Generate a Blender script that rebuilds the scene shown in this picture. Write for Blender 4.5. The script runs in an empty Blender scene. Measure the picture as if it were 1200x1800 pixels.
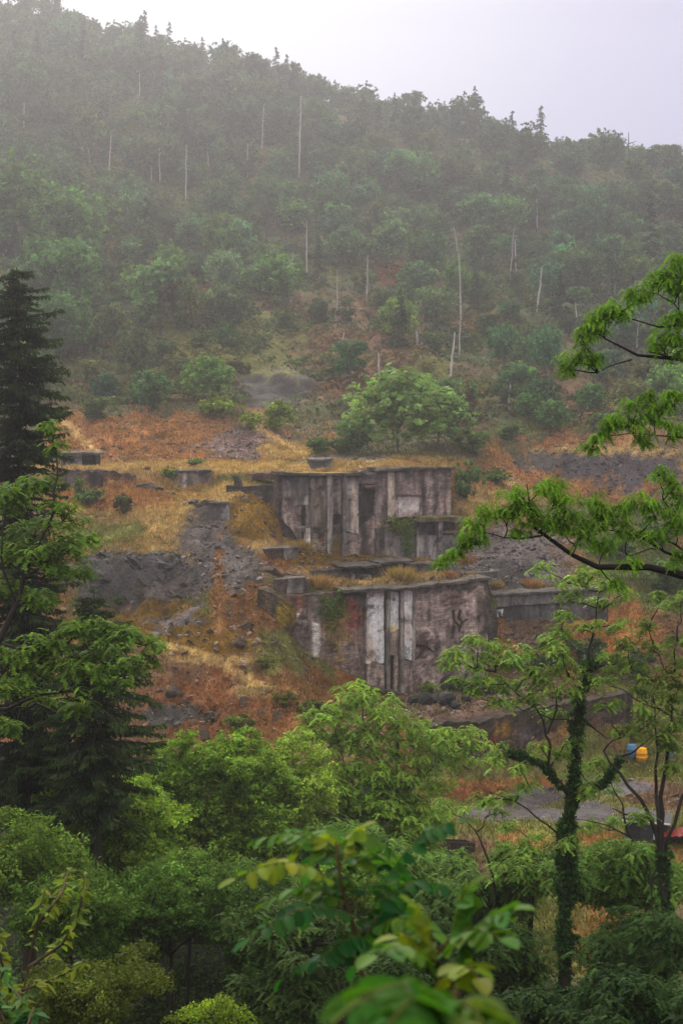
import bpy, math
import numpy as np
from mathutils import Vector

R = np.random.default_rng(11)
scene = bpy.context.scene
C = scene.collection

# ------------------------------------------------------------------ camera
F = 2500.0                       # focal length in photo pixels (1200 x 1800)
EYE = np.array([0.0, 0.0, 28.0])
PITCH = math.atan(200 / F)
cam_d = bpy.data.cameras.new('camera')
cam = bpy.data.objects.new('camera', cam_d)
C.objects.link(cam)
cam.location = EYE
cam.rotation_euler = (math.pi / 2 - PITCH, 0, 0)
cam_d.sensor_fit = 'VERTICAL'
cam_d.sensor_width = 24
cam_d.sensor_height = 36
cam_d.lens = 50
cam_d.clip_start = 0.05
cam_d.clip_end = 5000
cam_d.dof.use_dof = True
cam_d.dof.focus_distance = 105
cam_d.dof.aperture_fstop = 8.5
scene.camera = cam

# ------------------------------------------------------------------ sky and sun
SUN_EL, SUN_AZ = 38.0, -14.0       # azimuth from the view direction (+Y), to the left
w = bpy.data.worlds.new("World")
scene.world = w
w.use_nodes = True
nt = w.node_tree
nt.nodes.clear()
N = nt.nodes.new
sky = N('ShaderNodeTexSky')
sky.sky_type = 'NISHITA'
sky.sun_disc = False
sky.sun_elevation = math.radians(SUN_EL)
sky.sun_rotation = math.radians(SUN_AZ)
tc = N('ShaderNodeTexCoord')
nrm = N('ShaderNodeVectorMath'); nrm.operation = 'DOT_PRODUCT'
nrm.inputs[1].default_value = (-0.15, 0.93, 0.33)
nt.links.new(tc.outputs['Generated'], nrm.inputs[0])
cr = N('ShaderNodeValToRGB')
cr.color_ramp.elements[0].position = 0.84
cr.color_ramp.elements[0].color = (0.47, 0.42, 0.74, 1)
cr.color_ramp.elements[1].position = 1.0
cr.color_ramp.elements[1].color = (0.93, 0.92, 0.97, 1)
e = cr.color_ramp.elements.new(0.945); e.color = (0.62, 0.58, 0.79, 1)
nt.links.new(nrm.outputs['Value'], cr.inputs[0])
sep = N('ShaderNodeSeparateXYZ')
nt.links.new(tc.outputs['Generated'], sep.inputs[0])
mr = N('ShaderNodeMapRange')       # an overcast sky is brightest overhead
mr.inputs[1].default_value = 0.25
mr.inputs[2].default_value = 0.9
mr.inputs[3].default_value = 4.3
mr.inputs[4].default_value = 14.5
nt.links.new(sep.outputs[2], mr.inputs[0])
cl = N('ShaderNodeVectorMath'); cl.operation = 'SCALE'
nt.links.new(cr.outputs[0], cl.inputs[0])
nt.links.new(mr.outputs[0], cl.inputs['Scale'])
up_ = N('ShaderNodeMix'); up_.data_type = 'RGBA'     # neutral grey cloud overhead, lilac low in the sky
me_ = N('ShaderNodeMapRange'); me_.inputs[1].default_value = .3; me_.inputs[2].default_value = .55
nt.links.new(sep.outputs[2], me_.inputs[0]); nt.links.new(me_.outputs[0], up_.inputs[0])
nt.links.new(cr.outputs[0], up_.inputs[6]); up_.inputs[7].default_value = (.92, .87, .77, 1)
nt.links.new(up_.outputs[2], cl.inputs[0])
mx = N('ShaderNodeMix'); mx.data_type = 'RGBA'
mx.inputs[0].default_value = 0.9
nt.links.new(sky.outputs[0], mx.inputs[6])
nt.links.new(cl.outputs[0], mx.inputs[7])
bg = N('ShaderNodeBackground')
bg.inputs[1].default_value = 0.1
nt.links.new(mx.outputs[2], bg.inputs[0])
out = N('ShaderNodeOutputWorld')
nt.links.new(bg.outputs[0], out.inputs[0])

sl = bpy.data.lights.new('sun', 'SUN')
sl.energy = 1.5
sl.angle = math.radians(16)
sl.color = (1.0, 0.93, 0.82)
sun = bpy.data.objects.new('sun', sl)
C.objects.link(sun)
sd = Vector((math.sin(math.radians(SUN_AZ)) * math.cos(math.radians(SUN_EL)),
             math.cos(math.radians(SUN_AZ)) * math.cos(math.radians(SUN_EL)), math.sin(math.radians(SUN_EL))))
sun.rotation_euler = sd.to_track_quat('Z', 'Y').to_euler()
sun.location = (0, 0, 160)

scene.view_settings.view_transform = 'Standard'
scene.view_settings.look = 'None'
scene.view_settings.gamma = 1
scene.view_settings.exposure = 0.88
scene.cycles.max_bounces = 6
scene.cycles.diffuse_bounces = 3
scene.cycles.transmission_bounces = 3
scene.cycles.glossy_bounces = 2
scene.cycles.volume_bounces = 1
scene.cycles.transparent_max_bounces = 4
scene.cycles.use_denoising = True

# ------------------------------------------------------------------ helpers
ca, sa = math.cos(PITCH), math.sin(PITCH)

def P(px, py, D):
    """point of the world at depth D (metres north of the camera) seen at photo pixel px, py"""
    u = (px - 600) / F; v = (900 - py) / F
    d = np.array([u, ca + v * sa, -sa + v * ca])
    return EYE + d * (D / d[1])

def proj(p):
    p = np.atleast_2d(p) - EYE
    f = p[:, 1] * ca - p[:, 2] * sa
    up = p[:, 1] * sa + p[:, 2] * ca
    f = np.where(f < 0.05, 0.05, f)
    return 600 + F * p[:, 0] / f, 900 - F * up / f

def hash2(ix, iy, seed):
    h = np.sin(ix * 127.1 + iy * 311.7 + seed * 74.7) * 43758.5453
    return h - np.floor(h)

def vnoise(x, y, seed=0):
    ix, iy = np.floor(x), np.floor(y)
    fx, fy = x - ix, y - iy
    fx = fx * fx * (3 - 2 * fx); fy = fy * fy * (3 - 2 * fy)
    a = hash2(ix, iy, seed); b = hash2(ix + 1, iy, seed)
    c = hash2(ix, iy + 1, seed); d = hash2(ix + 1, iy + 1, seed)
    return (a * (1 - fx) + b * fx) * (1 - fy) + (c * (1 - fx) + d * fx) * fy

def fbm(x, y, seed=0, o=4):
    s = 0; a = .5; t = 0
    for i in range(o):
        s = s + a * vnoise(x, y, seed + i * 13); t += a
        a *= .5; x = x * 2.03 + 7.1; y = y * 2.03 + 3.7
    return s / t

def n3(p, f, seed):
    """three-vector noise of position"""
    x, y, z = p[:, 0] * f, p[:, 1] * f, p[:, 2] * f
    return np.stack([fbm(x + z * .7, y - z * .9, seed + k, 3) - .5 for k in (0, 5, 9)], 1)

def sstep(a, b, x):
    t = np.clip((x - a) / (b - a), 0, 1)
    return t * t * (3 - 2 * t)

class MB:
    """collects faces (as arrays) and links them as one mesh object"""
    def __init__(s):
        s.v = []; s.f = []; s.c = []; s.n = 0; s.uv = []; s.mi = []
    def add(s, verts, faces, col=(1, 1, 1), uv=None, mi=0):
        verts = np.asarray(verts, float); faces = np.asarray(faces, int)
        s.v.append(verts); s.f.append(faces + s.n)
        col = np.asarray(col, float)
        if col.ndim == 1: col = np.tile(col, (len(verts), 1))
        s.c.append(col)
        s.uv.append(np.zeros((len(verts), 2)) if uv is None else uv)
        s.mi.append(np.full(len(faces), mi))
        s.n += len(verts)
    def build(s, name, mats, parent=None, smooth=False, origin=None):
        v = np.concatenate(s.v); c = np.concatenate(s.c); uv = np.concatenate(s.uv)
        if origin is not None: v = v - np.asarray(origin)
        me = bpy.data.meshes.new(name)
        me.vertices.add(len(v)); me.vertices.foreach_set('co', v.astype(np.float32).ravel())
        li = np.concatenate([f.ravel() for f in s.f])
        cnt = np.concatenate([np.full(len(f), f.shape[1]) for f in s.f])
        me.loops.add(len(li)); me.loops.foreach_set('vertex_index', li.astype(np.int32))
        me.polygons.add(len(cnt))
        me.polygons.foreach_set('loop_start', np.concatenate([[0], np.cumsum(cnt)[:-1]]).astype(np.int32))
        me.polygons.foreach_set('loop_total', cnt.astype(np.int32))
        me.polygons.foreach_set('material_index', np.concatenate(s.mi).astype(np.int32))
        me.polygons.foreach_set('use_smooth', np.full(len(cnt), smooth))
        ca_ = me.color_attributes.new('col', 'FLOAT_COLOR', 'POINT')
        ca_.data.foreach_set('color', np.concatenate([c, np.ones((len(c), 1))], 1).astype(np.float32).ravel())
        ul = me.uv_layers.new(name='UVMap')
        ul.data.foreach_set('uv', uv[li].astype(np.float32).ravel())
        me.update(); me.validate()
        for m in (mats if isinstance(mats, (list, tuple)) else [mats]): me.materials.append(m)
        o = bpy.data.objects.new(name, me); C.objects.link(o)
        if parent is not None: o.parent = parent
        elif origin is not None: o.location = origin
        return o

def tag(o, label=None, cat=None, group=None, kind=None):
    if label: o['label'] = label
    if cat: o['category'] = cat
    if group: o['group'] = group
    if kind: o['kind'] = kind
    return o

def thing(name, loc, label, cat, group=None):
    o = bpy.data.objects.new(name, None); C.objects.link(o)
    o.location = loc; o.empty_display_size = .2
    return tag(o, label, cat, group)

# ------------------------------------------------------------------ materials
def mat(name, build):
    m = bpy.data.materials.new(name); m.use_nodes = True
    t = m.node_tree; t.nodes.clear()
    build(t, t.nodes.new, t.links.new)
    return m

def rgbmix(t, n, l, kind, fac, a, b):
    x = n('ShaderNodeMix'); x.data_type = 'RGBA'; x.blend_type = kind
    for sock, val in ((0, fac), (6, a), (7, b)):
        if hasattr(val, 'is_output'): l(val, x.inputs[sock])
        else: x.inputs[sock].default_value = val if sock == 0 else (*val, 1)
    return x.outputs[2]

def noise_node(n, l, vec, scale, detail=4, rough=.6, mapping=None):
    if mapping:
        mp = n('ShaderNodeMapping'); mp.inputs['Scale'].default_value = mapping
        l(vec, mp.inputs[0]); vec = mp.outputs[0]
    x = n('ShaderNodeTexNoise'); x.inputs['Scale'].default_value = scale
    x.inputs['Detail'].default_value = detail; x.inputs['Roughness'].default_value = rough
    l(vec, x.inputs['Vector'])
    return x.outputs['Fac']

def ramp(n, l, fac, stops):
    x = n('ShaderNodeValToRGB')
    e = x.color_ramp.elements
    e[0].position, e[0].color = stops[0][0], (*([stops[0][1]] * 3 if not hasattr(stops[0][1], '__len__') else stops[0][1]), 1)
    e[1].position, e[1].color = stops[1][0], (*([stops[1][1]] * 3 if not hasattr(stops[1][1], '__len__') else stops[1][1]), 1)
    for p, c in stops[2:]:
        k = e.new(p); k.color = (*([c] * 3 if not hasattr(c, '__len__') else c), 1)
    l(fac, x.inputs[0])
    return x.outputs[0]

def leaf_mat(name, transl=.36, rough=.65, spec=.08):
    def b(t, n, l):
        at = n('ShaderNodeAttribute'); at.attribute_name = 'col'
        oi = n('ShaderNodeObjectInfo')
        c = rgbmix(t, n, l, 'MULTIPLY', 1.0, at.outputs['Color'], oi.outputs['Color'])
        p = n('ShaderNodeBsdfPrincipled'); p.inputs['Roughness'].default_value = rough
        p.inputs['Specular IOR Level'].default_value = spec
        l(c, p.inputs['Base Color'])
        tr = n('ShaderNodeBsdfTranslucent')
        c2 = rgbmix(t, n, l, 'MULTIPLY', 1.0, c, (1.25, 1.35, .6))
        l(c2, tr.inputs[0])
        ms = n('ShaderNodeMixShader'); ms.inputs[0].default_value = transl
        l(p.outputs[0], ms.inputs[1]); l(tr.outputs[0], ms.inputs[2])
        o = n('ShaderNodeOutputMaterial'); l(ms.outputs[0], o.inputs[0])
    return mat(name, b)

LEAF = leaf_mat('leaves')
NEARLEAF = leaf_mat('wet_leaves', .45, .5, .1)
DRY = leaf_mat('dry_grass_blades', .2, .8, .1)

def bark_b(t, n, l):
    at = n('ShaderNodeAttribute'); at.attribute_name = 'col'
    tc = n('ShaderNodeTexCoord')
    f = noise_node(n, l, tc.outputs['Object'], 6, 5, .7, (1, 1, .25))
    c = rgbmix(t, n, l, 'MULTIPLY', 1.0, at.outputs['Color'], ramp(n, l, f, [(.3, .55), (.7, 1.35)]))
    p = n('ShaderNodeBsdfPrincipled'); p.inputs['Roughness'].default_value = .85
    p.inputs['Specular IOR Level'].default_value = .08
    l(c, p.inputs['Base Color'])
    bu = n('ShaderNodeBump'); bu.inputs['Strength'].default_value = .6; bu.inputs['Distance'].default_value = .03
    l(f, bu.inputs['Height']); l(bu.outputs[0], p.inputs['Normal'])
    o = n('ShaderNodeOutputMaterial'); l(p.outputs[0], o.inputs[0])
BARK = mat('bark', bark_b)

def ground_b(t, n, l):
    at = n('ShaderNodeAttribute'); at.attribute_name = 'col'
    wt = n('ShaderNodeAttribute'); wt.attribute_name = 'wet'
    tc = n('ShaderNodeTexCoord'); v = tc.outputs['Object']
    f1 = noise_node(n, l, v, .9, 8, .72)
    f2 = noise_node(n, l, v, 5.5, 6, .8)
    f3 = noise_node(n, l, v, .22, 5, .6)
    vo = n('ShaderNodeTexVoronoi'); vo.inputs['Scale'].default_value = 2.6; l(v, vo.inputs['Vector'])
    c = rgbmix(t, n, l, 'MULTIPLY', 1.0, at.outputs['Color'], ramp(n, l, f1, [(.3, .45), (.7, 1.5)]))
    c = rgbmix(t, n, l, 'MULTIPLY', 1.0, c, ramp(n, l, f2, [(.32, .5), (.68, 1.5)]))
    c = rgbmix(t, n, l, 'MULTIPLY', 1.0, c, ramp(n, l, f3, [(.35, .75), (.65, 1.2)]))
    c = rgbmix(t, n, l, 'MULTIPLY', .5, c, ramp(n, l, vo.outputs['Distance'], [(0, .5), (.5, 1.4)]))
    p = n('ShaderNodeBsdfPrincipled')
    rr = n('ShaderNodeMapRange'); rr.inputs[3].default_value = .9; rr.inputs[4].default_value = .22
    l(wt.outputs['Fac'], rr.inputs[0]); l(rr.outputs[0], p.inputs['Roughness'])
    p.inputs['Specular IOR Level'].default_value = .12
    l(c, p.inputs['Base Color'])
    bu = n('ShaderNodeBump'); bu.inputs['Strength'].default_value = .8; bu.inputs['Distance'].default_value = .25
    ad = n('ShaderNodeMath'); l(f1, ad.inputs[0]); l(f2, ad.inputs[1])
    l(ad.outputs[0], bu.inputs['Height']); l(bu.outputs[0], p.inputs['Normal'])
    o = n('ShaderNodeOutputMaterial'); l(p.outputs[0], o.inputs[0])
GROUND = mat('ground_soil_and_grass', ground_b)

def wall_mat(name, brick=0.0, streak=.7, dirt=.6, lo=.35, bw=.5, bh=.16):
    def b(t, n, l):
        at = n('ShaderNodeAttribute'); at.attribute_name = 'col'
        uvn = n('ShaderNodeUVMap'); tc = n('ShaderNodeTexCoord')
        c = at.outputs['Color']; v = tc.outputs['Object']
        h = noise_node(n, l, v, 3.0, 8, .75)
        if brick > 0:
            br = n('ShaderNodeTexBrick')
            br.inputs['Scale'].default_value = 1; br.inputs['Brick Width'].default_value = bw
            br.inputs['Row Height'].default_value = bh; br.inputs['Mortar Size'].default_value = .028
            br.inputs['Color1'].default_value = (1.25, 1.2, 1.15, 1); br.inputs['Color2'].default_value = (.6, .55, .53, 1)
            br.inputs['Mortar'].default_value = (.75, .73, .7, 1); br.inputs['Bias'].default_value = -.1
            wv = n('ShaderNodeVectorMath'); wv.operation = 'ADD'
            nn = n('ShaderNodeTexNoise'); nn.inputs['Scale'].default_value = 1.5; l(v, nn.inputs['Vector'])
            sc = n('ShaderNodeVectorMath'); sc.operation = 'SCALE'; sc.inputs['Scale'].default_value = .25
            l(nn.outputs['Color'], sc.inputs[0]); l(uvn.outputs[0], wv.inputs[0]); l(sc.outputs[0], wv.inputs[1])
            l(wv.outputs[0], br.inputs['Vector'])
            c = rgbmix(t, n, l, 'MULTIPLY', brick, c, br.outputs['Color'])
        s1 = noise_node(n, l, v, 1.3, 7, .75, (1, 1, .16))
        s2 = noise_node(n, l, v, 2.6, 7, .8, (1, 1, .22))
        c = rgbmix(t, n, l, 'MULTIPLY', streak, c, ramp(n, l, s1, [(.38, lo * .7), (.6, 1.3)]))
        c = rgbmix(t, n, l, 'MULTIPLY', streak * .7, c, ramp(n, l, s2, [(.4, .42), (.6, 1.3)]))
        c = rgbmix(t, n, l, 'MULTIPLY', dirt, c, ramp(n, l, h, [(.35, .5), (.65, 1.4)]))
        pa = noise_node(n, l, v, .8, 7, .7)
        c = rgbmix(t, n, l, 'MIX', ramp(n, l, pa, [(.53, 0.0), (.63, .8)]), c, (.035, .032, .03))
        p = n('ShaderNodeBsdfPrincipled'); p.inputs['Roughness'].default_value = .88
        p.inputs['Specular IOR Level'].default_value = .08
        l(c, p.inputs['Base Color'])
        bu = n('ShaderNodeBump'); bu.inputs['Strength'].default_value = .7; bu.inputs['Distance'].default_value = .08
        l(h, bu.inputs['Height']); l(bu.outputs[0], p.inputs['Normal'])
        o = n('ShaderNodeOutputMaterial'); l(p.outputs[0], o.inputs[0])
    return mat(name, b)

CONC = wall_mat('weathered_concrete', .35, .6, .6, .3, 2.3, .78)
BRICK = wall_mat('weathered_masonry', .85, .6, .6, .3)
STONE = wall_mat('rubble_masonry', .9, .5, .7, .3, .42, .2)
PLASTER = wall_mat('peeling_limewash', .2, .4, .65, .55)

def simple(name, rough=.5, metal=0, var=.25, spec=.4):
    def b(t, n, l):
        at = n('ShaderNodeAttribute'); at.attribute_name = 'col'
        tc = n('ShaderNodeTexCoord')
        f = noise_node(n, l, tc.outputs['Object'], 4, 6, .7)
        c = rgbmix(t, n, l, 'MULTIPLY', 1.0, at.outputs['Color'], ramp(n, l, f, [(.3, 1 - var), (.7, 1 + var)]))
        p = n('ShaderNodeBsdfPrincipled'); p.inputs['Roughness'].default_value = rough
        p.inputs['Metallic'].default_value = metal; p.inputs['Specular IOR Level'].default_value = spec
        l(c, p.inputs['Base Color'])
        o = n('ShaderNodeOutputMaterial'); l(p.outputs[0], o.inputs[0])
    return mat(name, b)
PAINT = simple('scuffed_plastic_and_paint', .65, 0, .3, .12)
ROCK = simple('rock', .8, 0, .5, .25)

# ------------------------------------------------------------------ terrain
pts = []
def c_(px, py, D): pts.append(P(px, py, D))
def w_(x, y, z): pts.append(np.array([x, y, z], float))
# slope below the viewpoint down to the yard
for x in (-60, -30, 0, 30, 60): w_(x, -14, 29); w_(x, 1.5, 26.2 + abs(x) * .02)
for x in (-30, -12, 0, 12, 30): w_(x, 8, 22.5); w_(x, 20, 16)
for x in (-30, -15, 0, 15, 30): w_(x, 35, 8)
for x in (-60, 60): w_(x, 20, 18); w_(x, 40, 9)
for x, z in ((-34, 4), (-20, 2), (0, 1), (20, .6), (40, .6)): w_(x, 50, z)
for x, z in ((-35, 4.5), (-20, 2.5), (-8, 1), (0, .3)): w_(x, 64, z)
for x, y in ((8, 66), (8, 85), (8, 99), (25, 62), (25, 85), (22, 104), (42, 64), (42, 85), (38, 112), (60, 70), (60, 108), (15, 75), (15, 95), (32, 95), (32, 75), (30, 109), (50, 95)): w_(x, y, 0)
for x, y, z in ((0, 76, .3), (-10, 78, 1.4), (-24, 78, 3), (-38, 80, 5.5), (1, 92, 1.2), (-60, 80, 10), (-60, 60, 9)): w_(x, y, z)
# terrace in front of the lower wall
TA, TB, TC = P(735, 1385, 102), P(868, 1362, 106), P(1110, 1309, 115)
for a, b, m in ((TA, TB, 4), (TB, TC, 8)):
    for k in range(m + 1):
        q = a + (b - a) * k / m
        w_(q[0], q[1] - .6, 0); w_(q[0], q[1] + 1.0, 3.85)
for px, D in ((690, 106), (720, 112), (780, 110), (780, 116), (860, 112), (860, 120), (950, 116), (950, 121), (1050, 119), (1050, 122), (670, 113)): q = P(px, 1200, D); w_(q[0], q[1], 3.9)
c_(1160, 1250, 118); c_(1180, 1190, 124); c_(1240, 1280, 118)
# slope left of the lower wall
for a in ((640, 1205, 116.2), (600, 1190, 116), (548, 1176, 115.2), (508, 1088, 116), (480, 1150, 112.5), (400, 1140, 112), (300, 1138, 112), (440, 1202, 108.5),
          (350, 1225, 107), (420, 1270, 103), (300, 1285, 102), (520, 1280, 104), (600, 1250, 108), (660, 1242, 110), (560, 1330, 99), (350, 1400, 92), (620, 1330, 100),
          (200, 1180, 110), (100, 1200, 108), (200, 1290, 100), (60, 1320, 95)): c_(*a)
# gravel chute, rock outcrop, grass slope
for a in ((250, 962, 125.0), (200, 970, 125), (300, 972, 124.8), (110, 985, 125), (250, 1035, 121.5), (310, 1040, 121.3), (165, 1060, 120), (100, 1070, 119),
          (260, 1108, 116), (350, 1110, 114.5), (430, 1082, 116), (200, 1120, 114), (250, 880, 134), (130, 880, 134), (250, 852, 139), (130, 860, 138), (330, 930, 129), (380, 925, 129.5), (420, 980, 124.5),
          (380, 1025, 121), (350, 1060, 118), (450, 1000, 122), (470, 1058, 118.5), (440, 905, 132), (500, 945, 129.5), (405, 872, 137), (330, 866, 138),
          (490, 965, 127.5), (540, 965, 128), (440, 960, 127), (470, 890, 135.5), (60, 900, 132), (0, 950, 130), (-60, 950, 128)): c_(*a)
# ledge between the walls
for a in ((560, 1024, 120.5), (700, 1018, 123.2), (520, 1020, 121), (800, 1012, 125), (575, 975, 130.5), (660, 978, 131), (700, 985, 130), (780, 992, 130), (850, 1010, 127)): c_(*a)
# plateau behind the upper block
for a in ((500, 828, 135), (600, 825, 137), (700, 822, 139.3), (790, 820, 141), (250, 826, 142), (130, 826, 142), (350, 824, 143), (450, 826, 139), (300, 816, 150), (180, 812, 152),
          (560, 812, 149), (700, 806, 152), (800, 806, 153), (100, 800, 155), (650, 795, 160), (780, 790, 164)): c_(*a)
# right hand mound, ramp, cliff
for a in ((860, 935, 139), (920, 942, 139), (985, 978, 138), (900, 1020, 129.5), (980, 1030, 130.5), (820, 965, 137), (940, 980, 134), (900, 1112, 124.5), (960, 1100, 125), (880, 1130, 123),
          (1050, 1150, 123), (1000, 1055, 131), (1100, 1090, 129), (1180, 1080, 130), (1150, 1000, 138), (1100, 930, 148), (1200, 920, 150), (820, 900, 146), (850, 880, 152), (1000, 905, 155), (1280, 1000, 138)): c_(*a)
for a in ((1000, 872, 165), (1000, 785, 171), (1150, 865, 165), (1150, 775, 171), (900, 872, 160), (870, 785, 170), (1280, 860, 165), (1280, 770, 172)): c_(*a)
# spoil heaps at the left
for a in ((300, 732, 170), (350, 765, 163), (250, 775, 162), (450, 795, 156), (480, 765, 165), (520, 800, 157), (400, 740, 169), (200, 780, 162), (110, 725, 172), (150, 785, 158), (60, 790, 158), (550, 790, 163)): c_(*a)
# the far hillside
for px, rows in ((-500, (700, 185, 540, 225, 250, 330, 0, 440)), (-150, (700, 185, 540, 225, 270, 330, 20, 440)), (60, (680, 190, 560, 222, 300, 330, 75, 440)), (250, (690, 185, 590, 215, 330, 325, 120, 438)),
                 (450, (680, 190, 560, 230, 345, 330, 170, 435)), (600, (700, 190, 560, 240, 360, 330, 215, 430)), (750, (690, 195, 560, 245, 385, 330, 250, 430)), (900, (715, 195, 565, 248, 400, 330, 290, 425)),
                 (1050, (715, 195, 575, 250, 410, 330, 318, 420)), (1200, (715, 195, 580, 250, 420, 330, 325, 420)), (1400, (710, 195, 580, 250, 425, 330, 335, 420)), (1800, (700, 195, 560, 250, 410, 330, 330, 420))):
    for k in range(0, 8, 2): c_(px, rows[k] - (15 if k == 6 else 4 if k == 4 else 0), rows[k + 1])
    t = P(px, rows[6] - 15, rows[7]); w_(t[0], 500, t[2] - 22); w_(t[0] * 1.3, 620, t[2] - 70)
for s in (-1, 1):
    for y, z in ((60, 10), (100, 12), (140, 18)): w_(s * 110, y, z + (4 if s < 0 else 0))
def cliff(a, b, foot, head, n, front=.5, back=.9):
    """ground along a wall from point a to b: foot pixels in front, head height behind"""
    for k in range(n + 1):
        q = a + (b - a) * k / n; px = 600 + q[0] / q[1] * F * .998
        fz = P(px, np.interp(k / n, np.linspace(0, 1, len(foot)), foot), q[1])[2]; hz = P(px, np.interp(k / n, np.linspace(0, 1, len(head)), head), q[1])[2]
        w_(q[0], q[1] - front, fz); w_(q[0], q[1] - front - .6, fz - .1); w_(q[0], q[1] - front - 1.8, fz - .15); w_(q[0], q[1] + back, hz); w_(q[0], q[1] + back + 1.5, hz)
cliff(P(500, 830, 133.1), P(790, 822, 139.5), (968, 975, 982, 988, 992), (834, 833, 829, 826, 826), 14, .1, 1.25)
cliff(P(512, 1040, 116.8), P(858, 1015, 123.9), (1120, 1186, 1212, 1222, 1218, 1215), (1043, 1038, 1032, 1025, 1020), 18, -.15, 1.55)
cliff(P(548, 1010, 123.8), P(800, 1000, 127.8), (1028, 1026, 1024), (1000, 996, 994), 6, .4, .5)
cliff(P(868, 1045, 125.8), P(1068, 1035, 131), (1108, 1108), (1046, 1038), 6, .5, .9)
cliff(P(402, 855, 136.7), P(490, 850, 134.8), (872, 893), (853, 850), 3, .4, .8)
cliff(P(105, 828, 140.7), P(370, 828, 141), (863, 862, 861), (828, 830, 828), 6, .4, .8)
cliff(P(120, 985, 124.5), P(325, 975, 124.5), (1045, 1050, 1048), (985, 968, 975), 6, 2.2, .3)
pts = np.array(pts)

def rbf_fit(p):
    n = len(p); d = np.linalg.norm(p[:, None, :2] - p[None, :, :2], axis=2)
    A = np.zeros((n + 3, n + 3)); A[:n, :n] = -d + np.eye(n) * 0.12
    A[:n, n] = 1; A[:n, n + 1:] = p[:, :2]; A[n, :n] = 1; A[n + 1:, :n] = p[:, :2].T
    return np.linalg.solve(A, np.concatenate([p[:, 2], [0, 0, 0]]))
RW = rbf_fit(pts)
def rbf(x, y):
    o = np.zeros(x.shape); n = len(pts)
    for k in range(n): o -= RW[k] * np.sqrt((x - pts[k, 0]) ** 2 + (y - pts[k, 1]) ** 2)
    return o + RW[n] + RW[n + 1] * x + RW[n + 2] * y

YS = np.concatenate([np.arange(-16, 60, 1.6), np.arange(60, 96, .7), np.arange(96, 146, .3), np.arange(146, 200, .6), np.arange(200, 450, 1.4), np.arange(450, 640, 8)])
SX = np.linspace(-1, 1, 461); SX = SX * (.62 + .38 * np.abs(SX) ** 1.5)
def WID(y): return 45 + .62 * np.maximum(y, 0)
GX = SX[None, :] * WID(YS)[:, None]; GY = np.repeat(YS[:, None], len(SX), 1)
GZ = rbf(GX, GY)
far = sstep(150, 220, GY); mid = sstep(60, 95, GY)
yard = sstep(1.2, .3, np.abs(GZ)) * (GX > 2) * (GY > 60) * (GY < 116)
ledge = ((GZ > 3.4) & (GZ < 4.4) & (GY > 100) & (GY < 123) & (GX > 3)) * 1.0
amp = (1 - .88 * np.maximum(yard, ledge))
GZ0 = GZ.copy()
GZ = GZ + amp * mid * ((fbm(GX / 7, GY / 7, 3) - .5) * (1.3 + 5 * far) + (fbm(GX / 1.5, GY / 1.5, 8) - .5) * (.55 + .5 * far))
ero = sstep(-3, -7, GX) * sstep(97, 101, GY) * sstep(137, 132, GY)      # the eroded bank left of the ruins
GZ = GZ + amp * mid * (1 - far) * -np.abs(fbm(GX / 3.0 + 4, GY / 6.0, 21, 5) - .5) * (1.2 + 2.6 * ero)
GZ = GZ + ero * ((fbm(GX / .9, GY / .7, 23, 4) - .5) * 1.1 - np.abs(fbm(GX / 1.6, GY / 3.5, 25, 4) - .5) * 1.2)
gr_ = np.exp(-((GX + 1.5) / 5) ** 2) * sstep(110, 113, GY) * sstep(118, 116, GY); GZ = GZ - 1.0 * gr_ * sstep(-6.5, -4, GX)
PX, PY = proj(np.stack([GX.ravel(), GY.ravel(), GZ.ravel()], 1))
PX = PX.reshape(GX.shape); PY = PY.reshape(GX.shape)

straw, orange, olive = np.array((.40, .265, .105)), np.array((.285, .13, .044)), np.array((.15, .15, .04))
gravel, rock, moss = np.array((.115, .098, .093)), np.array((.06, .054, .054)), np.array((.175, .095, .010))
soil, brown, hillc = np.array((.12, .07, .045)), np.array((.15, .085, .05)), np.array((.075, .085, .04))
rust = np.array((.20, .08, .032)); darkc = np.array((.03, .028, .028)); grassg = np.array((.12, .15, .04))
COL = np.tile(hillc, GX.shape + (1,)).astype(float)
GM = np.zeros(GX.shape)                         # how much long grass grows
WET = np.zeros(GX.shape)
RK = np.zeros(GX.shape)                         # how many loose stones lie
def lay(m, col, gm=None, rk=None):
    global COL, GM, RK
    COL = COL * (1 - m[..., None]) + col * m[..., None]
    if gm is not None: GM = GM * (1 - m) + gm * m
    if rk is not None: RK = RK * (1 - m) + rk * m
_nz = {}
def nz(s, k=1.0):
    key = (int(s * 1.7) % 7, k)
    if key not in _nz: _nz[key] = fbm(GX / k + key[0] * 31.7, GY / k, 30 + key[0], 5)
    return _nz[key]
vis = (GY > 95) & (GY < 178)
lay(sstep(60, 95, GY) * (GY < 178), brown * .95 + orange * .12, .4, .25)
lay(sstep(.44, .6, nz(33, 5)) * (GY > 60) * (GY < 178), orange * .8, .5, .15)
lay(sstep(.5, .62, nz(34, 7)) * (GY > 60) * (GY < 178), olive * .8, .5, .05)
lay(sstep(148, 158, GY + 14 * (nz(35, 9) - .5)) * (GY < 178), hillc * .9 + brown * .25, .35, .1)
hb = (GY >= 175) * 1.0
lay(hb * sstep(.54, .66, nz(31, 14)), brown * .6 + hillc * .4, .15, .1)
lay(hb * sstep(.56, .64, nz(37, 8)), olive * .8, .3)
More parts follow.
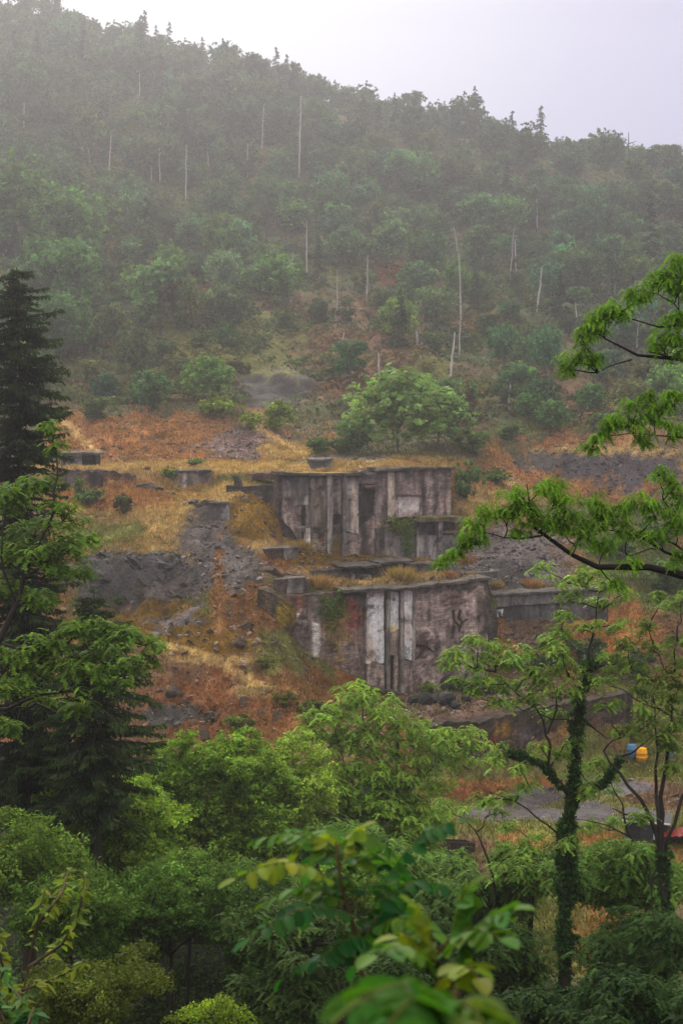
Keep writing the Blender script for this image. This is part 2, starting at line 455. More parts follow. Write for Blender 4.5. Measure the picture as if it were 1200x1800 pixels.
def zone(px, py, rx, ry, col, gm=None, rk=None, ymin=95, ymax=178, wob=.9, s=50, st=1.0):
    d = np.sqrt(((PX - px) / rx) ** 2 + ((PY - py) / ry) ** 2) + (nz(s + px * .01, 4.0) - .5) * wob * 1.5 + (nz(s, 1.2) - .5) * (wob * .8 + .35) + (nz(s + 1, .35) - .5) * .55
    m = sstep(1.18, .82, d) * (GY > ymin) * (GY < ymax) * st
    lay(m, col * (.7 + .6 * nz(s + 3, 1.6))[..., None], gm, rk)
    lay(m * sstep(.56, .66, nz(s + 7, 1.1)) * .6, col * .45 + soil * .25)
# far side: spoil heaps and hillside bare patches
for z in ((600, 590, 170, 65, brown * .9, .3, .2), (690, 580, 90, 30, brown * 1.1, .4), (330, 500, 40, 30, brown, .2), (860, 590, 60, 30, orange * .8, .4), (560, 650, 150, 50, brown * 1.1, .3),
          (480, 690, 60, 45, rock, 0, .8), (400, 600, 120, 60, olive * .9, .5), (360, 535, 14, 5, np.array((.4, .33, .4)), 0), (700, 480, 40, 22, rust * .8, .1), (1060, 700, 120, 40, brown, .2),
          (530, 380, 90, 40, brown * .8, .2), (900, 330, 90, 40, brown * .7, .1)):
    zone(*z, ymin=176, ymax=420, s=61)
zone(320, 775, 190, 52, orange * 1.15, .35, .3, 140, 178, s=63)
zone(440, 780, 90, 30, gravel * np.array((1.35, 1.0, .9)), .05, .5, 140, 178, s=64)
zone(130, 765, 50, 40, orange * 1.1, .4, .2, 140, 178, s=64)
zone(520, 790, 60, 16, straw, .7, 0, 140, 178, s=65)
zone(350, 822, 330, 10, straw * 1.1, .6, 0, 128, 160, .3, s=66)
zone(700, 815, 130, 12, straw * .95, .6, 0, 130, 170, .3, s=66)
zone(620, 806, 60, 5, gravel * 1.5, 0, .2, 130, 170, .3, s=66)
for k in range(9):                              # pale worn crests and tracks
    t_ = k / 8
    zone(100 + 68 * t_, 728 + 66 * t_, 8, 5, straw * 1.25, .3, 0, 140, 178, .2, s=63)
    zone(455 + 80 * t_, 752 + 48 * t_, 9, 4, straw * 1.2, .3, 0, 140, 178, .2, s=64)
# right cliff
zone(1010, 830, 190, 60, orange * .95, .3, .4, 140, 178, s=67)
zone(1080, 820, 120, 34, rock * np.array((1.1, 1.05, 1.2)), 0, .6, 140, 178, 1.0, s=68)
zone(950, 815, 50, 22, rock * 1.2, 0, .6, 140, 178, 1.0, s=69)
zone(1080, 790, 110, 10, straw * .9, .5, 0, 140, 178, .8, s=69)
zone(1130, 1000, 120, 70, grassg * .8, .5, 0, 125, 160, s=70)
zone(880, 880, 70, 30, straw * .9, .6, 0, 130, 165, s=70)
zone(895, 985, 95, 62, gravel * 1.0, 0, .6, 124, 148, .35, s=71)
zone(900, 1008, 50, 24, rock * .9, 0, 1.0, 124, 148, .6, s=72)
zone(1060, 1120, 110, 55, orange * 1.2, .6, 0, 115, 134, s=73)
zone(940, 1110, 60, 30, soil * .9, .1, .6, 115, 130, s=73)
# left slope
zone(240, 905, 170, 85, straw * np.array((.95, .95, .9)), .75, .02, 120, 150, .5, s=74)
zone(200, 870, 120, 25, orange * 1.1, .6, .05, 120, 150, .8, s=74)
zone(180, 940, 60, 25, olive * 1.4, .8, 0, 120, 150, .8, s=75)
zone(410, 860, 60, 18, straw, .7, 0, 125, 145, .6, s=75)
zone(370, 950, 52, 62, gravel * 1.05, 0, .3, 115, 135, .35, s=76)
zone(400, 1010, 60, 45, gravel * .95, 0, .5, 112, 130, .5, s=76)
zone(450, 905, 55, 38, moss * 1.0, .2, .25, 125, 140, .6, s=77)
zone(490, 960, 50, 12, straw, .7, 0, 120, 135, .5, s=77)
zone(235, 1020, 115, 55, rock * 1.15, .0, .3, 112, 126.5, .35, s=78)
zone(290, 1035, 60, 40, gravel * .85, .0, .3, 112, 126, .35, s=78)
zone(260, 1085, 90, 38, moss, .15, .1, 108, 122, .5, s=79)
zone(350, 1120, 110, 40, moss * .9, .25, .2, 106, 120, .7, s=80)
zone(310, 1092, 60, 6, gravel, 0, .5, 106, 122, .3, s=80)
zone(460, 1090, 50, 60, orange * .75, .35, .4, 108, 121, .7, s=81)
zone(500, 1150, 60, 50, olive * .95, .5, .2, 105, 119, .8, s=82)
zone(380, 1235, 170, 62, rust * .95, .4, .12, 98, 113, .7, s=83)
zone(370, 1160, 95, 7, straw * .85, .6, .1, 104, 116, .5, s=83)
zone(450, 1215, 50, 12, straw * .6, .55, .1, 98, 113, .9, s=84)
zone(300, 1255, 60, 22, darkc * 1.5, 0, .3, 98, 113, .9, s=84)
zone(560, 1210, 90, 40, rust * .8 + olive * .2, .5, .1, 100, 117, .9, s=85)
zone(385, 1030, 10, 70, orange * .8, .4, .3, 112, 130, .9, s=86)
for k in range(9):
    t_ = k / 8
    zone(355 - 85 * t_, 1062 + 55 * t_, 11, 5, gravel * 1.35, 0, .1, 106, 124, .2, s=80)
    zone(300 + 150 * t_, 1136 + 66 * t_ ** 1.4, 16, 6, straw * 1.15, .5, 0, 104, 116, .2, s=83)
# ledges
zone(680, 1010, 170, 22, straw * .8, .6, .1, 116, 128, .9, s=87)
zone(600, 980, 110, 14, moss * .8, .3, .3, 124, 134, .9, s=87)
# terrace
zone(830, 1235, 170, 40, soil * np.array((1.1, 1.1, 1.25)), .1, .3, 100, 124, .5, s=88)
zone(800, 1205, 110, 14, grassg, .6, 0, 100, 124, .8, s=88)
zone(1120, 1235, 70, 28, olive * 1.3, .7, 0, 104, 126, .5, s=89)
# yard
zone(980, 1440, 330, 130, olive * .95, .45, .05, 55, 113, .6, s=90)
for k, z in enumerate(((900, 1378, 120, 10, orange), (830, 1392, 80, 14, rust), (930, 1475, 60, 16, orange), (1060, 1480, 50, 14, orange), (1150, 1400, 70, 20, soil * 1.3), (850, 1500, 60, 25, soil * 1.2), (800, 1530, 70, 18, soil), (1040, 1370, 60, 14, grassg))):
    zone(*z, .4, .1, 55, 113, .9, s=91 + k)
for px, py, rx, ry in ((940, 1400, 55, 18), (900, 1428, 100, 14), (1040, 1418, 50, 14), (1090, 1385, 60, 16), (1010, 1440, 70, 10), (900, 1548, 22, 14), (850, 1430, 40, 10)):
    d = np.sqrt(((PX - px) / rx) ** 2 + ((PY - py) / ry) ** 2) + (nz(99, 5.0) - .5) * 1.6
    m = sstep(1.1, .85, d) * (GY > 55) * (GY < 113)
    lay(m, np.array((.10, .09, .097)), 0, .0); WET = np.maximum(WET, m)
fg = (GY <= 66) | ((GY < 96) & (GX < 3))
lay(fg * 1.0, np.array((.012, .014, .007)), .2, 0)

mb = MB()
ny, nx = GX.shape
ii = np.arange(ny * nx).reshape(ny, nx)
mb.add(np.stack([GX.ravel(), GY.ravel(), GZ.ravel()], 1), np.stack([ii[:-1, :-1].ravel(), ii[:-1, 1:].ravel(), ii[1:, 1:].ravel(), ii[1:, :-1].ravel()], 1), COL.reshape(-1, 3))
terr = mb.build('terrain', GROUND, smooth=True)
a = terr.data.attributes.new('wet', 'FLOAT', 'POINT'); a.data.foreach_set('value', WET.ravel().astype(np.float32))
tag(terr, 'quarry yard, grassy spoil slopes and wooded hillside', 'terrain', kind='structure')

def grid_uv(x, y):
    r = np.interp(y, YS, np.arange(len(YS))); c = np.interp(x / WID(y), SX, np.arange(len(SX)))
    return np.clip(r, 0, ny - 1.001), np.clip(c, 0, nx - 1.001)
def samp(A, x, y):
    x = np.asarray(x, float); y = np.asarray(y, float)
    r, c = grid_uv(x, y); r0 = r.astype(int); c0 = c.astype(int); fr = r - r0; fc = c - c0
    if A.ndim == 3: fr = fr[:, None]; fc = fc[:, None]
    return (A[r0, c0] * (1 - fc) + A[r0, c0 + 1] * fc) * (1 - fr) + (A[r0 + 1, c0] * (1 - fc) + A[r0 + 1, c0 + 1] * fc) * fr
def H(x, y): return float(samp(GZ, np.array([x]), np.array([y]))[0])
def ground(px, py, d0=60, d1=470, last=False):
    D = np.arange(d0, d1, .25)
    q = np.array([P(px, py, d) for d in (1.0,)])[0] - EYE
    pp = EYE + q[None, :] * D[:, None]
    h = samp(GZ, pp[:, 0], pp[:, 1]); s = np.nonzero(h >= pp[:, 2])[0]
    if len(s) == 0: return None
    return pp[s[0]]

# ------------------------------------------------------------------ shape makers
def tube(mb, pts_, rad, sides=6, col=(.1, .09, .08)):
    p = np.asarray(pts_, float); r = np.asarray(rad, float)
    if r.ndim == 0: r = np.full(len(p), float(r))
    t = np.gradient(p, axis=0); t /= np.linalg.norm(t, axis=1)[:, None] + 1e-9
    ref = np.array([.31, .95, .05]) if abs(t[:, 2]).mean() > .6 else np.array([0, 0, 1.])
    u = np.cross(t, ref); u /= np.linalg.norm(u, axis=1)[:, None] + 1e-9; v = np.cross(t, u)
    a = np.arange(sides) / sides * 2 * math.pi
    ring = p[:, None] + r[:, None, None] * (np.cos(a)[None, :, None] * u[:, None] + np.sin(a)[None, :, None] * v[:, None])
    n = len(p); i = np.arange((n - 1) * sides); k = i // sides; j = i % sides; j2 = (j + 1) % sides
    f = np.stack([k * sides + j, k * sides + j2, (k + 1) * sides + j2, (k + 1) * sides + j], 1)
    vv = ring.reshape(-1, 3)
    cv = np.concatenate([vv, p[:1], p[-1:]])
    mb.add(cv, f, col)
    m = mb.n - len(cv)
    jj = np.arange(sides)
    caps = np.concatenate([np.stack([(jj + 1) % sides, jj, np.full(sides, n * sides)], 1), np.stack([(n - 1) * sides + jj, (n - 1) * sides + (jj + 1) % sides, np.full(sides, n * sides + 1)], 1)])
    mb.f.append(caps + m); mb.mi.append(np.zeros(len(caps)))

def wiggle(a, b, n, amp, sag=0.0, rng=R):
    a = np.asarray(a, float); b = np.asarray(b, float)
    t = np.linspace(0, 1, n)[:, None]; L = np.linalg.norm(b - a)
    p = a + (b - a) * t
    off = rng.normal(0, amp * L, (n, 3)); off = (off + np.roll(off, 1, 0)) / 2
    off *= np.sin(t * math.pi)
    p = p + off; p[:, 2] += (np.sin(t * math.pi) * sag * L)[:, 0]
    return p

def rnd_dirs(n, rng=R):
    v = rng.normal(size=(n, 3)); return v / np.linalg.norm(v, axis=1)[:, None]

def norml(v): return v / (np.linalg.norm(v, axis=1)[:, None] + 1e-9)

def rhombi(mb, c, u, v, lu, lv, col, mi=0):
    """n rhombic leaves: centre, long axis u * lu, cross axis v * lv"""
    n = len(c); lu = np.broadcast_to(lu, (n,))[:, None]; lv = np.broadcast_to(lv, (n,))[:, None]
    V = np.stack([c - u * lu, c - v * lv, c + u * lu, c + v * lv], 1).reshape(-1, 3)
    mb.add(V, np.arange(n * 4).reshape(n, 4), np.repeat(col, 4, 0), mi=mi)

def tints(base, n, var=.25, hue=.12, rng=R):
    b = np.asarray(base, float)
    k = np.exp(rng.normal(0, var, (n, 1)))
    h = rng.normal(0, hue, (n, 1))
    return np.clip(b * k * np.concatenate([1 + h, np.ones((n, 1)), 1 - h * .8], 1), 0.002, .8)

def leaf_cloud(mb, centres, rad, n_each, size, base, rng=R, flat=.75, shell=.55, aspect=.55, clumpvar=.22):
    """broad leaf clumps: rhombic leaves round each centre"""
    m = len(centres); rad = np.broadcast_to(rad, (m,))
    cc = np.repeat(centres, n_each, 0); rr = np.repeat(rad, n_each)
    d = rnd_dirs(m * n_each, rng); r = (shell + (1 - shell) * rng.random(m * n_each)) * rr
    c = cc + d * r[:, None] * np.array([1, 1, flat])
    nrm = norml(d * .8 + np.array([0, 0, .55]) + rng.normal(0, .5, d.shape))
    u = norml(np.cross(nrm, rnd_dirs(len(c), rng))); v = np.cross(nrm, u)
    ct = np.repeat(np.exp(rng.normal(0, clumpvar, (m, 1))), n_each, 0)
    s = size * (.6 + .8 * rng.random(len(c)))
    rhombi(mb, c, u, v, s, s * aspect, tints(base, len(c), .22, .1, rng) * ct)

def frond_domes(mb, centres, rad, nf, base, rng=R, leaflets=6, lw=.27, up=.35, droop=.75):
    """feathery pinnate fronds arching out and down from each centre"""
    m = len(centres); rad = np.broadcast_to(rad, (m,))
    n = m * nf
    c = np.repeat(centres, nf, 0); rr = np.repeat(rad, nf) * (.65 + .6 * rng.random(n))
    az = rng.random(n) * 2 * math.pi
    el = up * (rng.random(n) * 1.4 - .3)
    out_ = np.stack([np.cos(az), np.sin(az), np.zeros(n)], 1)
    side = np.stack([-np.sin(az), np.cos(az), np.zeros(n)], 1)
    off = rng.normal(0, .22, (n, 3)) * rr[:, None]
    ct = np.repeat(np.exp(rng.normal(0, .2, (m, 1))), nf, 0) * np.exp(rng.normal(0, .15, (n, 1)))
    tin = tints(base, n, .1, .1, rng) * ct
    for k in range(leaflets):
        t = .22 + .78 * k / (leaflets - 1)
        p = c + off + out_ * (rr * t)[:, None]
        p[:, 2] += rr * (el * t * 1.2 - droop * t * t * (.6 + .5 * np.abs(el)))
        sl_ = rr * lw * (1 - .45 * abs(t - .5)) * .8
        along = norml(out_ + np.array([0, 0, 1.]) * (el - 2 * droop * t * .8)[:, None])
        sd_ = norml(side + rng.normal(0, .25, (n, 3)) + np.array([0, 0, -.0]))
        rhombi(mb, p, sd_, along, sl_, rr * .85 / leaflets * .72, tin * np.exp(rng.normal(0, .1, (n, 1))))

def box_grid(nx_, ny_, nz_):
    """closed box surface as grids; returns unit coords (n,3) and quads"""
    V = []; Fc = []; n = 0
    def face(na, nb, fn, flip):
        nonlocal n
        a, b = np.meshgrid(np.linspace(0, 1, na + 1), np.linspace(0, 1, nb + 1), indexing='ij')
        V.append(fn(a.ravel(), b.ravel()))
        k = np.arange((na + 1) * (nb + 1)).reshape(na + 1, nb + 1) + n
        q = np.stack([k[:-1, :-1].ravel(), k[1:, :-1].ravel(), k[1:, 1:].ravel(), k[:-1, 1:].ravel()], 1)
        Fc.append(q[:, ::-1] if flip else q); n += (na + 1) * (nb + 1)
    o = np.ones_like
    face(nx_, nz_, lambda a, b: np.stack([a, 0 * a, b], 1), False)
    face(nx_, nz_, lambda a, b: np.stack([a, o(a), b], 1), True)
    face(nx_, ny_, lambda a, b: np.stack([a, b, o(a)], 1), False)
    face(nx_, ny_, lambda a, b: np.stack([a, b, 0 * a], 1), True)
    face(ny_, nz_, lambda a, b: np.stack([0 * a, a, b], 1), True)
    face(ny_, nz_, lambda a, b: np.stack([o(a), a, b], 1), False)
    return np.concatenate(V), np.concatenate(Fc)

WK = np.array((1.95, 1.86, 1.76))
def slab(mb, A, B, z0, ztop, thick, base, off=0.0, rough=.05, jag=.15, res=.35, splats=(), zbot=None, seed=1, var=.12, mi=0, stain=.62):
    """wall between ground points A and B (x, y): front face pushed out by off, ragged top ztop (number or [(s, z)]), coloured with own-shape stains"""
    A = np.asarray(A, float)[:2]; B = np.asarray(B, float)[:2]
    base = np.asarray(base, float); base = base * .6 + base.mean() * .4
    L = np.linalg.norm(B - A); d = (B - A) / L; nb = np.array([-d[1], d[0]])
    if nb[1] < 0: nb = -nb
    zt = ztop if hasattr(ztop, '__len__') else [(0, ztop), (1, ztop)]
    zb = z0 if hasattr(z0, '__len__') else [(0, z0), (1, z0)]
    hz = max(z for _, z in zt) - min(z for _, z in zb)
    nx_ = max(2, int(L / res)); nz_ = max(2, int(hz / res)); ny_ = max(1, int(thick / .5))
    U, Fc = box_grid(nx_, ny_, nz_)
    s = U[:, 0]
    top = np.interp(s, [a for a, _ in zt], [b for _, b in zt]) - jag * (np.abs(fbm(s * L * 1.1 + seed * 9, s * 0 + seed, seed, 4) - .5) * 3)
    bot = np.interp(s, [a for a, _ in zb], [b for _, b in zb])
    z = bot + (top - bot) * U[:, 2]
    xy = A + d * (s * L)[:, None] + nb * (-off + U[:, 1] * (thick))[:, None]
    p = np.concatenate([xy, z[:, None]], 1)
    p0 = p.copy()
    p = p + n3(p0, 1.1, seed) * rough * 4 + n3(p0, 4, seed + 3) * rough * 1.2
    col = np.tile(np.asarray(base, float) * WK, (len(p), 1)) * (1 + (n3(p0, .5, seed + 6)[:, :1]) * var * 6)
    qx, qy = proj(p0)
    for sp in splats:
        px, py, rx, ry, cc = sp[:5]
        dd = np.sqrt(((qx - px) / rx) ** 2 + ((qy - py) / ry) ** 2) + n3(p0, 1.3, seed + 8)[:, 0] * 1.6
        m = sstep(1.15, .7, dd)[:, None] * (sp[5] if len(sp) > 5 else 1)
        col = col * (1 - m) + np.asarray(cc) * WK * m
    st_ = sstep(.5, .64, fbm(s * L * 1.5 + seed * 3.1, z * .3 + U[:, 1], seed + 11, 4)) * stain          # black run-off stains
    lic = sstep(1.1, .0, (top - z) + 1.2 * (fbm(s * L * 1.2, z * 0, seed + 2, 3) - .5)) * .5          # lichen along the top
    k_ = np.maximum(st_, lic)[:, None]; col = col * (1 - k_) + np.array((.03, .028, .024)) * k_
    uv = np.stack([s * L + seed * 1.3 + U[:, 1] * thick, z], 1)
    mb.add(p, Fc, np.clip(col, .004, .8), uv=uv, mi=mi)

def line_at(A, B, px):
    """ground point of the line A-B (x, y) seen in column px"""
    k = (px - 600) / F / ca                     # x / y at the eye level column, close enough for near-level rays
    A = A[:2]; B = B[:2]; d = B - A
    # A.x + t d.x = k (A.y + t d.y)
    t = (k * A[1] - A[0]) / (d[0] - k * d[1])
    return A + d * t

class Facade:
    def __init__(s, A, B, parent): s.A, s.B, s.parent = A, B, parent; s.k = 3
    def z(s, px, py):
        q = line_at(s.A, s.B, px); return P(px, py, q[1])[2]
    def panel(s, name, x0, x1, yt, yb, off, thick, base, material, jag=.02, rough=.03, splats=(), res=.3, label=None):
        s.k += 1
        a = line_at(s.A, s.B, x0); b = line_at(s.A, s.B, x1)
        yt = yt if hasattr(yt, '__len__') else (yt, yt); yb = yb if hasattr(yb, '__len__') else (yb, yb)
        n = len(yt); zt = [(i / (n - 1), s.z(x0 + (x1 - x0) * i / (n - 1), y)) for i, y in enumerate(yt)]
        m = len(yb); zb = [(i / (m - 1), s.z(x0 + (x1 - x0) * i / (m - 1), y)) for i, y in enumerate(yb)]
        mb = MB(); slab(mb, a, b, zb, zt, thick, base, off, rough, jag, res, splats, seed=s.k, stain=.2 if material is PLASTER else .6)
        o = mb.build(name, material, s.parent)
        if label: o['label'] = label
        o.location = -s.parent.location
        return o

def rock_mesh(mb, c, r, base, rng=R, sub=2, sq=.75):
    import bmesh as bm_
    b = bm_.new(); bm_.ops.create_icosphere(b, subdivisions=sub, radius=1)
    v = np.array([x.co[:] for x in b.verts]); f = np.array([[k.index for k in x.verts] for x in b.faces]); b.free()
    sd = rng.random() * 100
    cut = norml(rng.normal(size=(7, 3)))
    for q in cut:
        dd = v @ q; m = dd > .62; v[m] -= np.outer(dd[m] - .62, q)
    v = v * (1 + n3(v, 1.6, sd)[:, :1] * .5)
    v = v * np.array([1, rng.uniform(.7, 1.1), sq]) * r
    a = rng.random() * 6.28; v = v @ np.array([[math.cos(a), math.sin(a), 0], [-math.sin(a), math.cos(a), 0], [0, 0, 1]])
    mb.add(v + c, f, base)

# ------------------------------------------------------------------ the ruins
conc, pink, grey = (.235, .205, .195), (.24, .175, .165), (.15, .14, .145)
dark, white, bluish, rustc = (.035, .032, .033), (.52, .48, .45), (.11, .11, .125), (.2, .08, .045)
mossc, yel = (.14, .1, .02), (.3, .22, .06)

A, B = P(488, 830, 133)[:2], P(790, 822, 139.5)[:2]
t = thing('concrete_ruin', (0, 0, 0), 'tall upper ruin of streaked concrete pilasters and pinkish masonry above the ledge', 'ruin')
fc = Facade(A, B, t)
pn = fc.panel
pn('wall', 489, 789, (832, 831, 823, 823), 988, 0, 1.3, (.07, .06, .06), STONE, res=.5)  # backing coloured dark so gaps between panels look like deep shaded openings
pn('wall_panel', 496, 541, 839, 887, .35, .6, (.23, .2, .19), CONC, splats=((500, 880, 14, 12, pink),))
pn('masonry_panel', 494, 527, 885, (915, 930, 965), .36, .6, (.27, .2, .19), BRICK, .3, .05, splats=((500, 905, 12, 10, (.3, .26, .24)), (495, 925, 10, 18, dark)))
pn('pier', 535, 541.5, 886, 975, .42, .6, conc, CONC)
pn('pilaster', 540.6, 543.4, 833, 975, .5, .5, (.14, .125, .12), CONC)
pn('wall_panel', 543, 571, 839, 935, .38, .6, (.245, .205, .17), CONC, splats=((562, 880, 6, 40, (.33, .26, .2)), (551, 866, 3, 2, dark), (561, 865, 3, 2, dark), (556, 866, 3, 2, dark), (560, 928, 8, 5, dark)))
pn('masonry_panel', 543, 571, 934, (974, 970, 976), .36, .6, (.3, .215, .19), BRICK, .2, .05, splats=((556, 950, 5, 25, (.42, .37, .34)), (566, 950, 5, 18, (.16, .09, .07))))
pn('pilaster', 570, 579, 831, 984, .85, .9, (.2, .185, .18), CONC, splats=((571, 900, 3, 70, (.09, .08, .08)),))
pn('wall_panel', 579, 597, 838, 903, .38, .6, (.23, .2, .175), CONC, splats=((583, 862, 3, 2, dark), (590, 862, 3, 2, dark), (584, 880, 3, 2, dark), (591, 886, 3, 2, dark)))
pn('window_shade_panel', 579, 592, 902, 922, .1, .3, (.012, .012, .012), CONC)  # solid near-black panel, the window's inner shade painted as colour
pn('masonry_panel', 579, 597, 921, 978, .25, .5, (.17, .14, .07), BRICK, .2, .05, splats=((588, 965, 9, 14, mossc),))
pn('pilaster', 597, 604, 831, 976, .8, .9, (.19, .175, .17), CONC, splats=((603, 900, 2, 70, (.09, .08, .08)),))
pn('wall_panel', 604, 627, 838, (932, 936, 938), .45, .6, (.25, .23, .22), CONC, .12, splats=((622, 880, 5, 50, (.3, .26, .22)),))
pn('masonry_panel', 604, 627, 936, 980, .42, .6, (.25, .18, .165), BRICK, .1, .05)
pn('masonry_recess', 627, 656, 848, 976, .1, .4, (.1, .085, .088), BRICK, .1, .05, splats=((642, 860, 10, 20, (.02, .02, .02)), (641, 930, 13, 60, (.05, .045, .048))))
for x0, x1, y0, y1, o in ((627, 640, 847, 850, 1.1), (633, 655, 852, 855, 1.3), (638, 653, 856, 858, .9)):
    pn('broken_beam', x0, x1, y0, y1, o, 1.0, (.25, .1, .07) if y0 == 852 else (.12, .11, .11), CONC, .05, .04)
pn('masonry_panel', 628, 656, 826, 849, .4, .7, (.16, .13, .13), BRICK, .2, .07, splats=((648, 838, 8, 8, (.22, .2, .2)),))
pn('masonry_panel', 655, 679, 830, 940, .35, .6, (.19, .15, .148), BRICK, .05, .05, splats=((668, 850, 12, 20, (.1, .085, .085)),))
pn('masonry_panel', 627, 679, (925, 905, 915), 978, .42, .6, (.25, .17, .165), BRICK, .3, .06, splats=((641, 950, 11, 40, (.06, .05, .05)), (668, 920, 12, 14, (.33, .24, .23))))
pn('pier', 678, 690, 827, 915, .5, .7, (.36, .29, .22), CONC, splats=((679, 870, 2, 50, (.12, .09, .07)),))
pn('masonry_panel', 690, 789, 824, 908, .38, .7, (.25, .18, .185), BRICK, .03, .05, splats=(
    (717, 840, 5, 16, (.07, .06, .065)), (745, 880, 7, 35, (.08, .07, .075)), (764, 860, 6, 45, (.08, .07, .07)), (692, 850, 5, 30, (.09, .07, .07)), (729, 836, 4, 12, (.1, .08, .08)), (784, 860, 3, 50, (.12, .09, .09)), (773, 880, 5, 30, (.33, .25, .25))))
pn('limewashed_panel', 697, 733, 872, (910, 906, 898), .44, .3, (.46, .41, .4), PLASTER, .2, .03, splats=((703, 885, 8, 10, (.6, .56, .54)), (718, 905, 12, 8, (.3, .22, .2))))
pn('lintel', 694, 736, 868.5, 871.5, .52, .4, (.2, .09, .07), CONC)
pn('coping', 484, 656, (829, 830, 830), (834, 835, 835), 1.0, 2.2, (.1, .088, .07), CONC, .08, .05, splats=((560, 830, 60, 3, yel),))
pn('coping', 653, 791, (826, 821, 821), (829.5, 825, 825), .75, 2.2, (.075, .065, .06), CONC, .08, .05)
pn('loose_block', 646, 657, 820, 828, .3, .5, (.15, .11, .1), CONC, .05, .06)
pn('ledge_slab', 722, 797, (905, 906, 905), 914, 2.1, 2.2, (.13, .11, .07), CONC, .06, .05, splats=((750, 905, 60, 5, (.2, .19, .04)),))
pn('wall_panel', 655, 700, (928, 922, 926), 992, 1.0, 1.1, (.17, .155, .15), CONC, .1, .05, splats=((668, 955, 5, 25, (.07, .065, .065)),))
pn('wall_panel', 700, 723, 924, 994, 1.15, 1.2, (.16, .15, .15), CONC, .1, .05)
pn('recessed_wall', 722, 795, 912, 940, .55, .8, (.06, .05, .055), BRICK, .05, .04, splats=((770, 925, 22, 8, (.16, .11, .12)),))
pn('wall_panel', 722, 757, (938, 939), 994, 1.35, 1.3, (.2, .185, .19), CONC, .05, .04, splats=((726, 960, 3, 25, (.09, .08, .09)),))
pn('wall_panel', 763, 800, (937, 939), 994, 1.3, 1.3, (.19, .175, .18), CONC, .05, .04)
pn('strip_ledge', 762, 800, (931, 930), 935, 1.6, 1.0, (.2, .18, .05), CONC, .05, .04)
pn('post', 757, 764, 914, 992, 1.75, .8, (.42, .39, .36), CONC, 0, .02, splats=((763, 960, 2, 40, (.12, .11, .1)),))
pn('post', 721, 724, 925, 1010, 1.6, .4, (.26, .24, .23), CONC, 0, .02)
pn('pillar', 524, 531, 925, 978, 2.2, .6, (.4, .37, .34), CONC, .02, .03)
pn('broken_wall_stub', 513, 534, (925, 921, 926), 932, 2.0, 1.0, (.14, .12, .11), CONC, .1, .06)
for x0, x1, y0, y1, o in ((548, 578, 973, 1018, 3.5), (576, 592, 984, 1018, 3.9)):
    pn('sloping_buttress', x0, x1, (y0, y0 + 3, y0 + 12), y1, o, 2.4, (.105, .1, .105), CONC, .1, .07, splats=((563, 973, 12, 5, (.03, .03, .025)),))
pn('buttress', 590, 602, (980, 990, 1000), 1018, 3.9, 1.5, (.1, .097, .1), CONC, .1, .06)

A, B = P(545, 1010, 123.8)[:2], P(845, 1000, 128.5)[:2]
t = thing('loading_platform', (0, 0, 0), 'dark broken concrete platform edge running between the upper ruin and the lower wall', 'ruin')
fc = Facade(A, B, t); pn = fc.panel
pn('platform_wall', 548, 700, (1001, 1000, 997, 994), 1030, 0, 2.2, (.07, .067, .068), CONC, .2, .08, splats=((600, 1010, 20, 8, (.13, .12, .12)), (640, 1012, 18, 12, (.03, .03, .03))))
pn('platform_slab', 596, 665, (992, 990), (996, 994), .9, 3.0, (.075, .07, .065), CONC, .12, .08)
pn('platform_slab', 662, 722, (988, 984), (992, 988), .6, 3.0, (.07, .067, .065), CONC, .12, .08)
pn('platform_wall', 716, 800, (990, 990), 1018, .2, 1.2, (.06, .056, .06), CONC, .15, .07)
for x, y0, c in ((617, 1006, (.2, .19, .18)), (627, 1009, (.22, .21, .2)), (645, 1009, (.4, .36, .32)), (636, 1008, (.12, .11, .11)), (700, 990, (.18, .17, .16))):
    pn('post', x - 3, x + 3.2, y0, 1032, .7, .5, c, CONC, .02, .03)
pn('tilted_slab', 620, 650, (1004, 1012), (1007, 1016), 1.2, 1.6, (.06, .058, .06), CONC, .05, .06)
pn('fallen_slab', 690, 760, (1008, 1016), (1012, 1021), 1.6, 1.4, (.07, .065, .062), CONC, .1, .06)
pn('platform_slab', 745, 806, (1003, 1005), (1009, 1011), 1.0, 2.0, (.055, .052, .055), CONC, .12, .06)
pn('wall_stub', 775, 797, (990, 985, 988), 1026, .9, .9, (.1, .095, .1), CONC, .1, .07)
pn('kerb_beam', 814, 866, (1006, 1001), (1013, 1008), 1.2, .8, (.1, .097, .1), CONC, .03, .04)
pn('wall_stub', 813, 818, 1005, 1018, 1.4, .7, (.14, .13, .12), CONC, .03, .04)

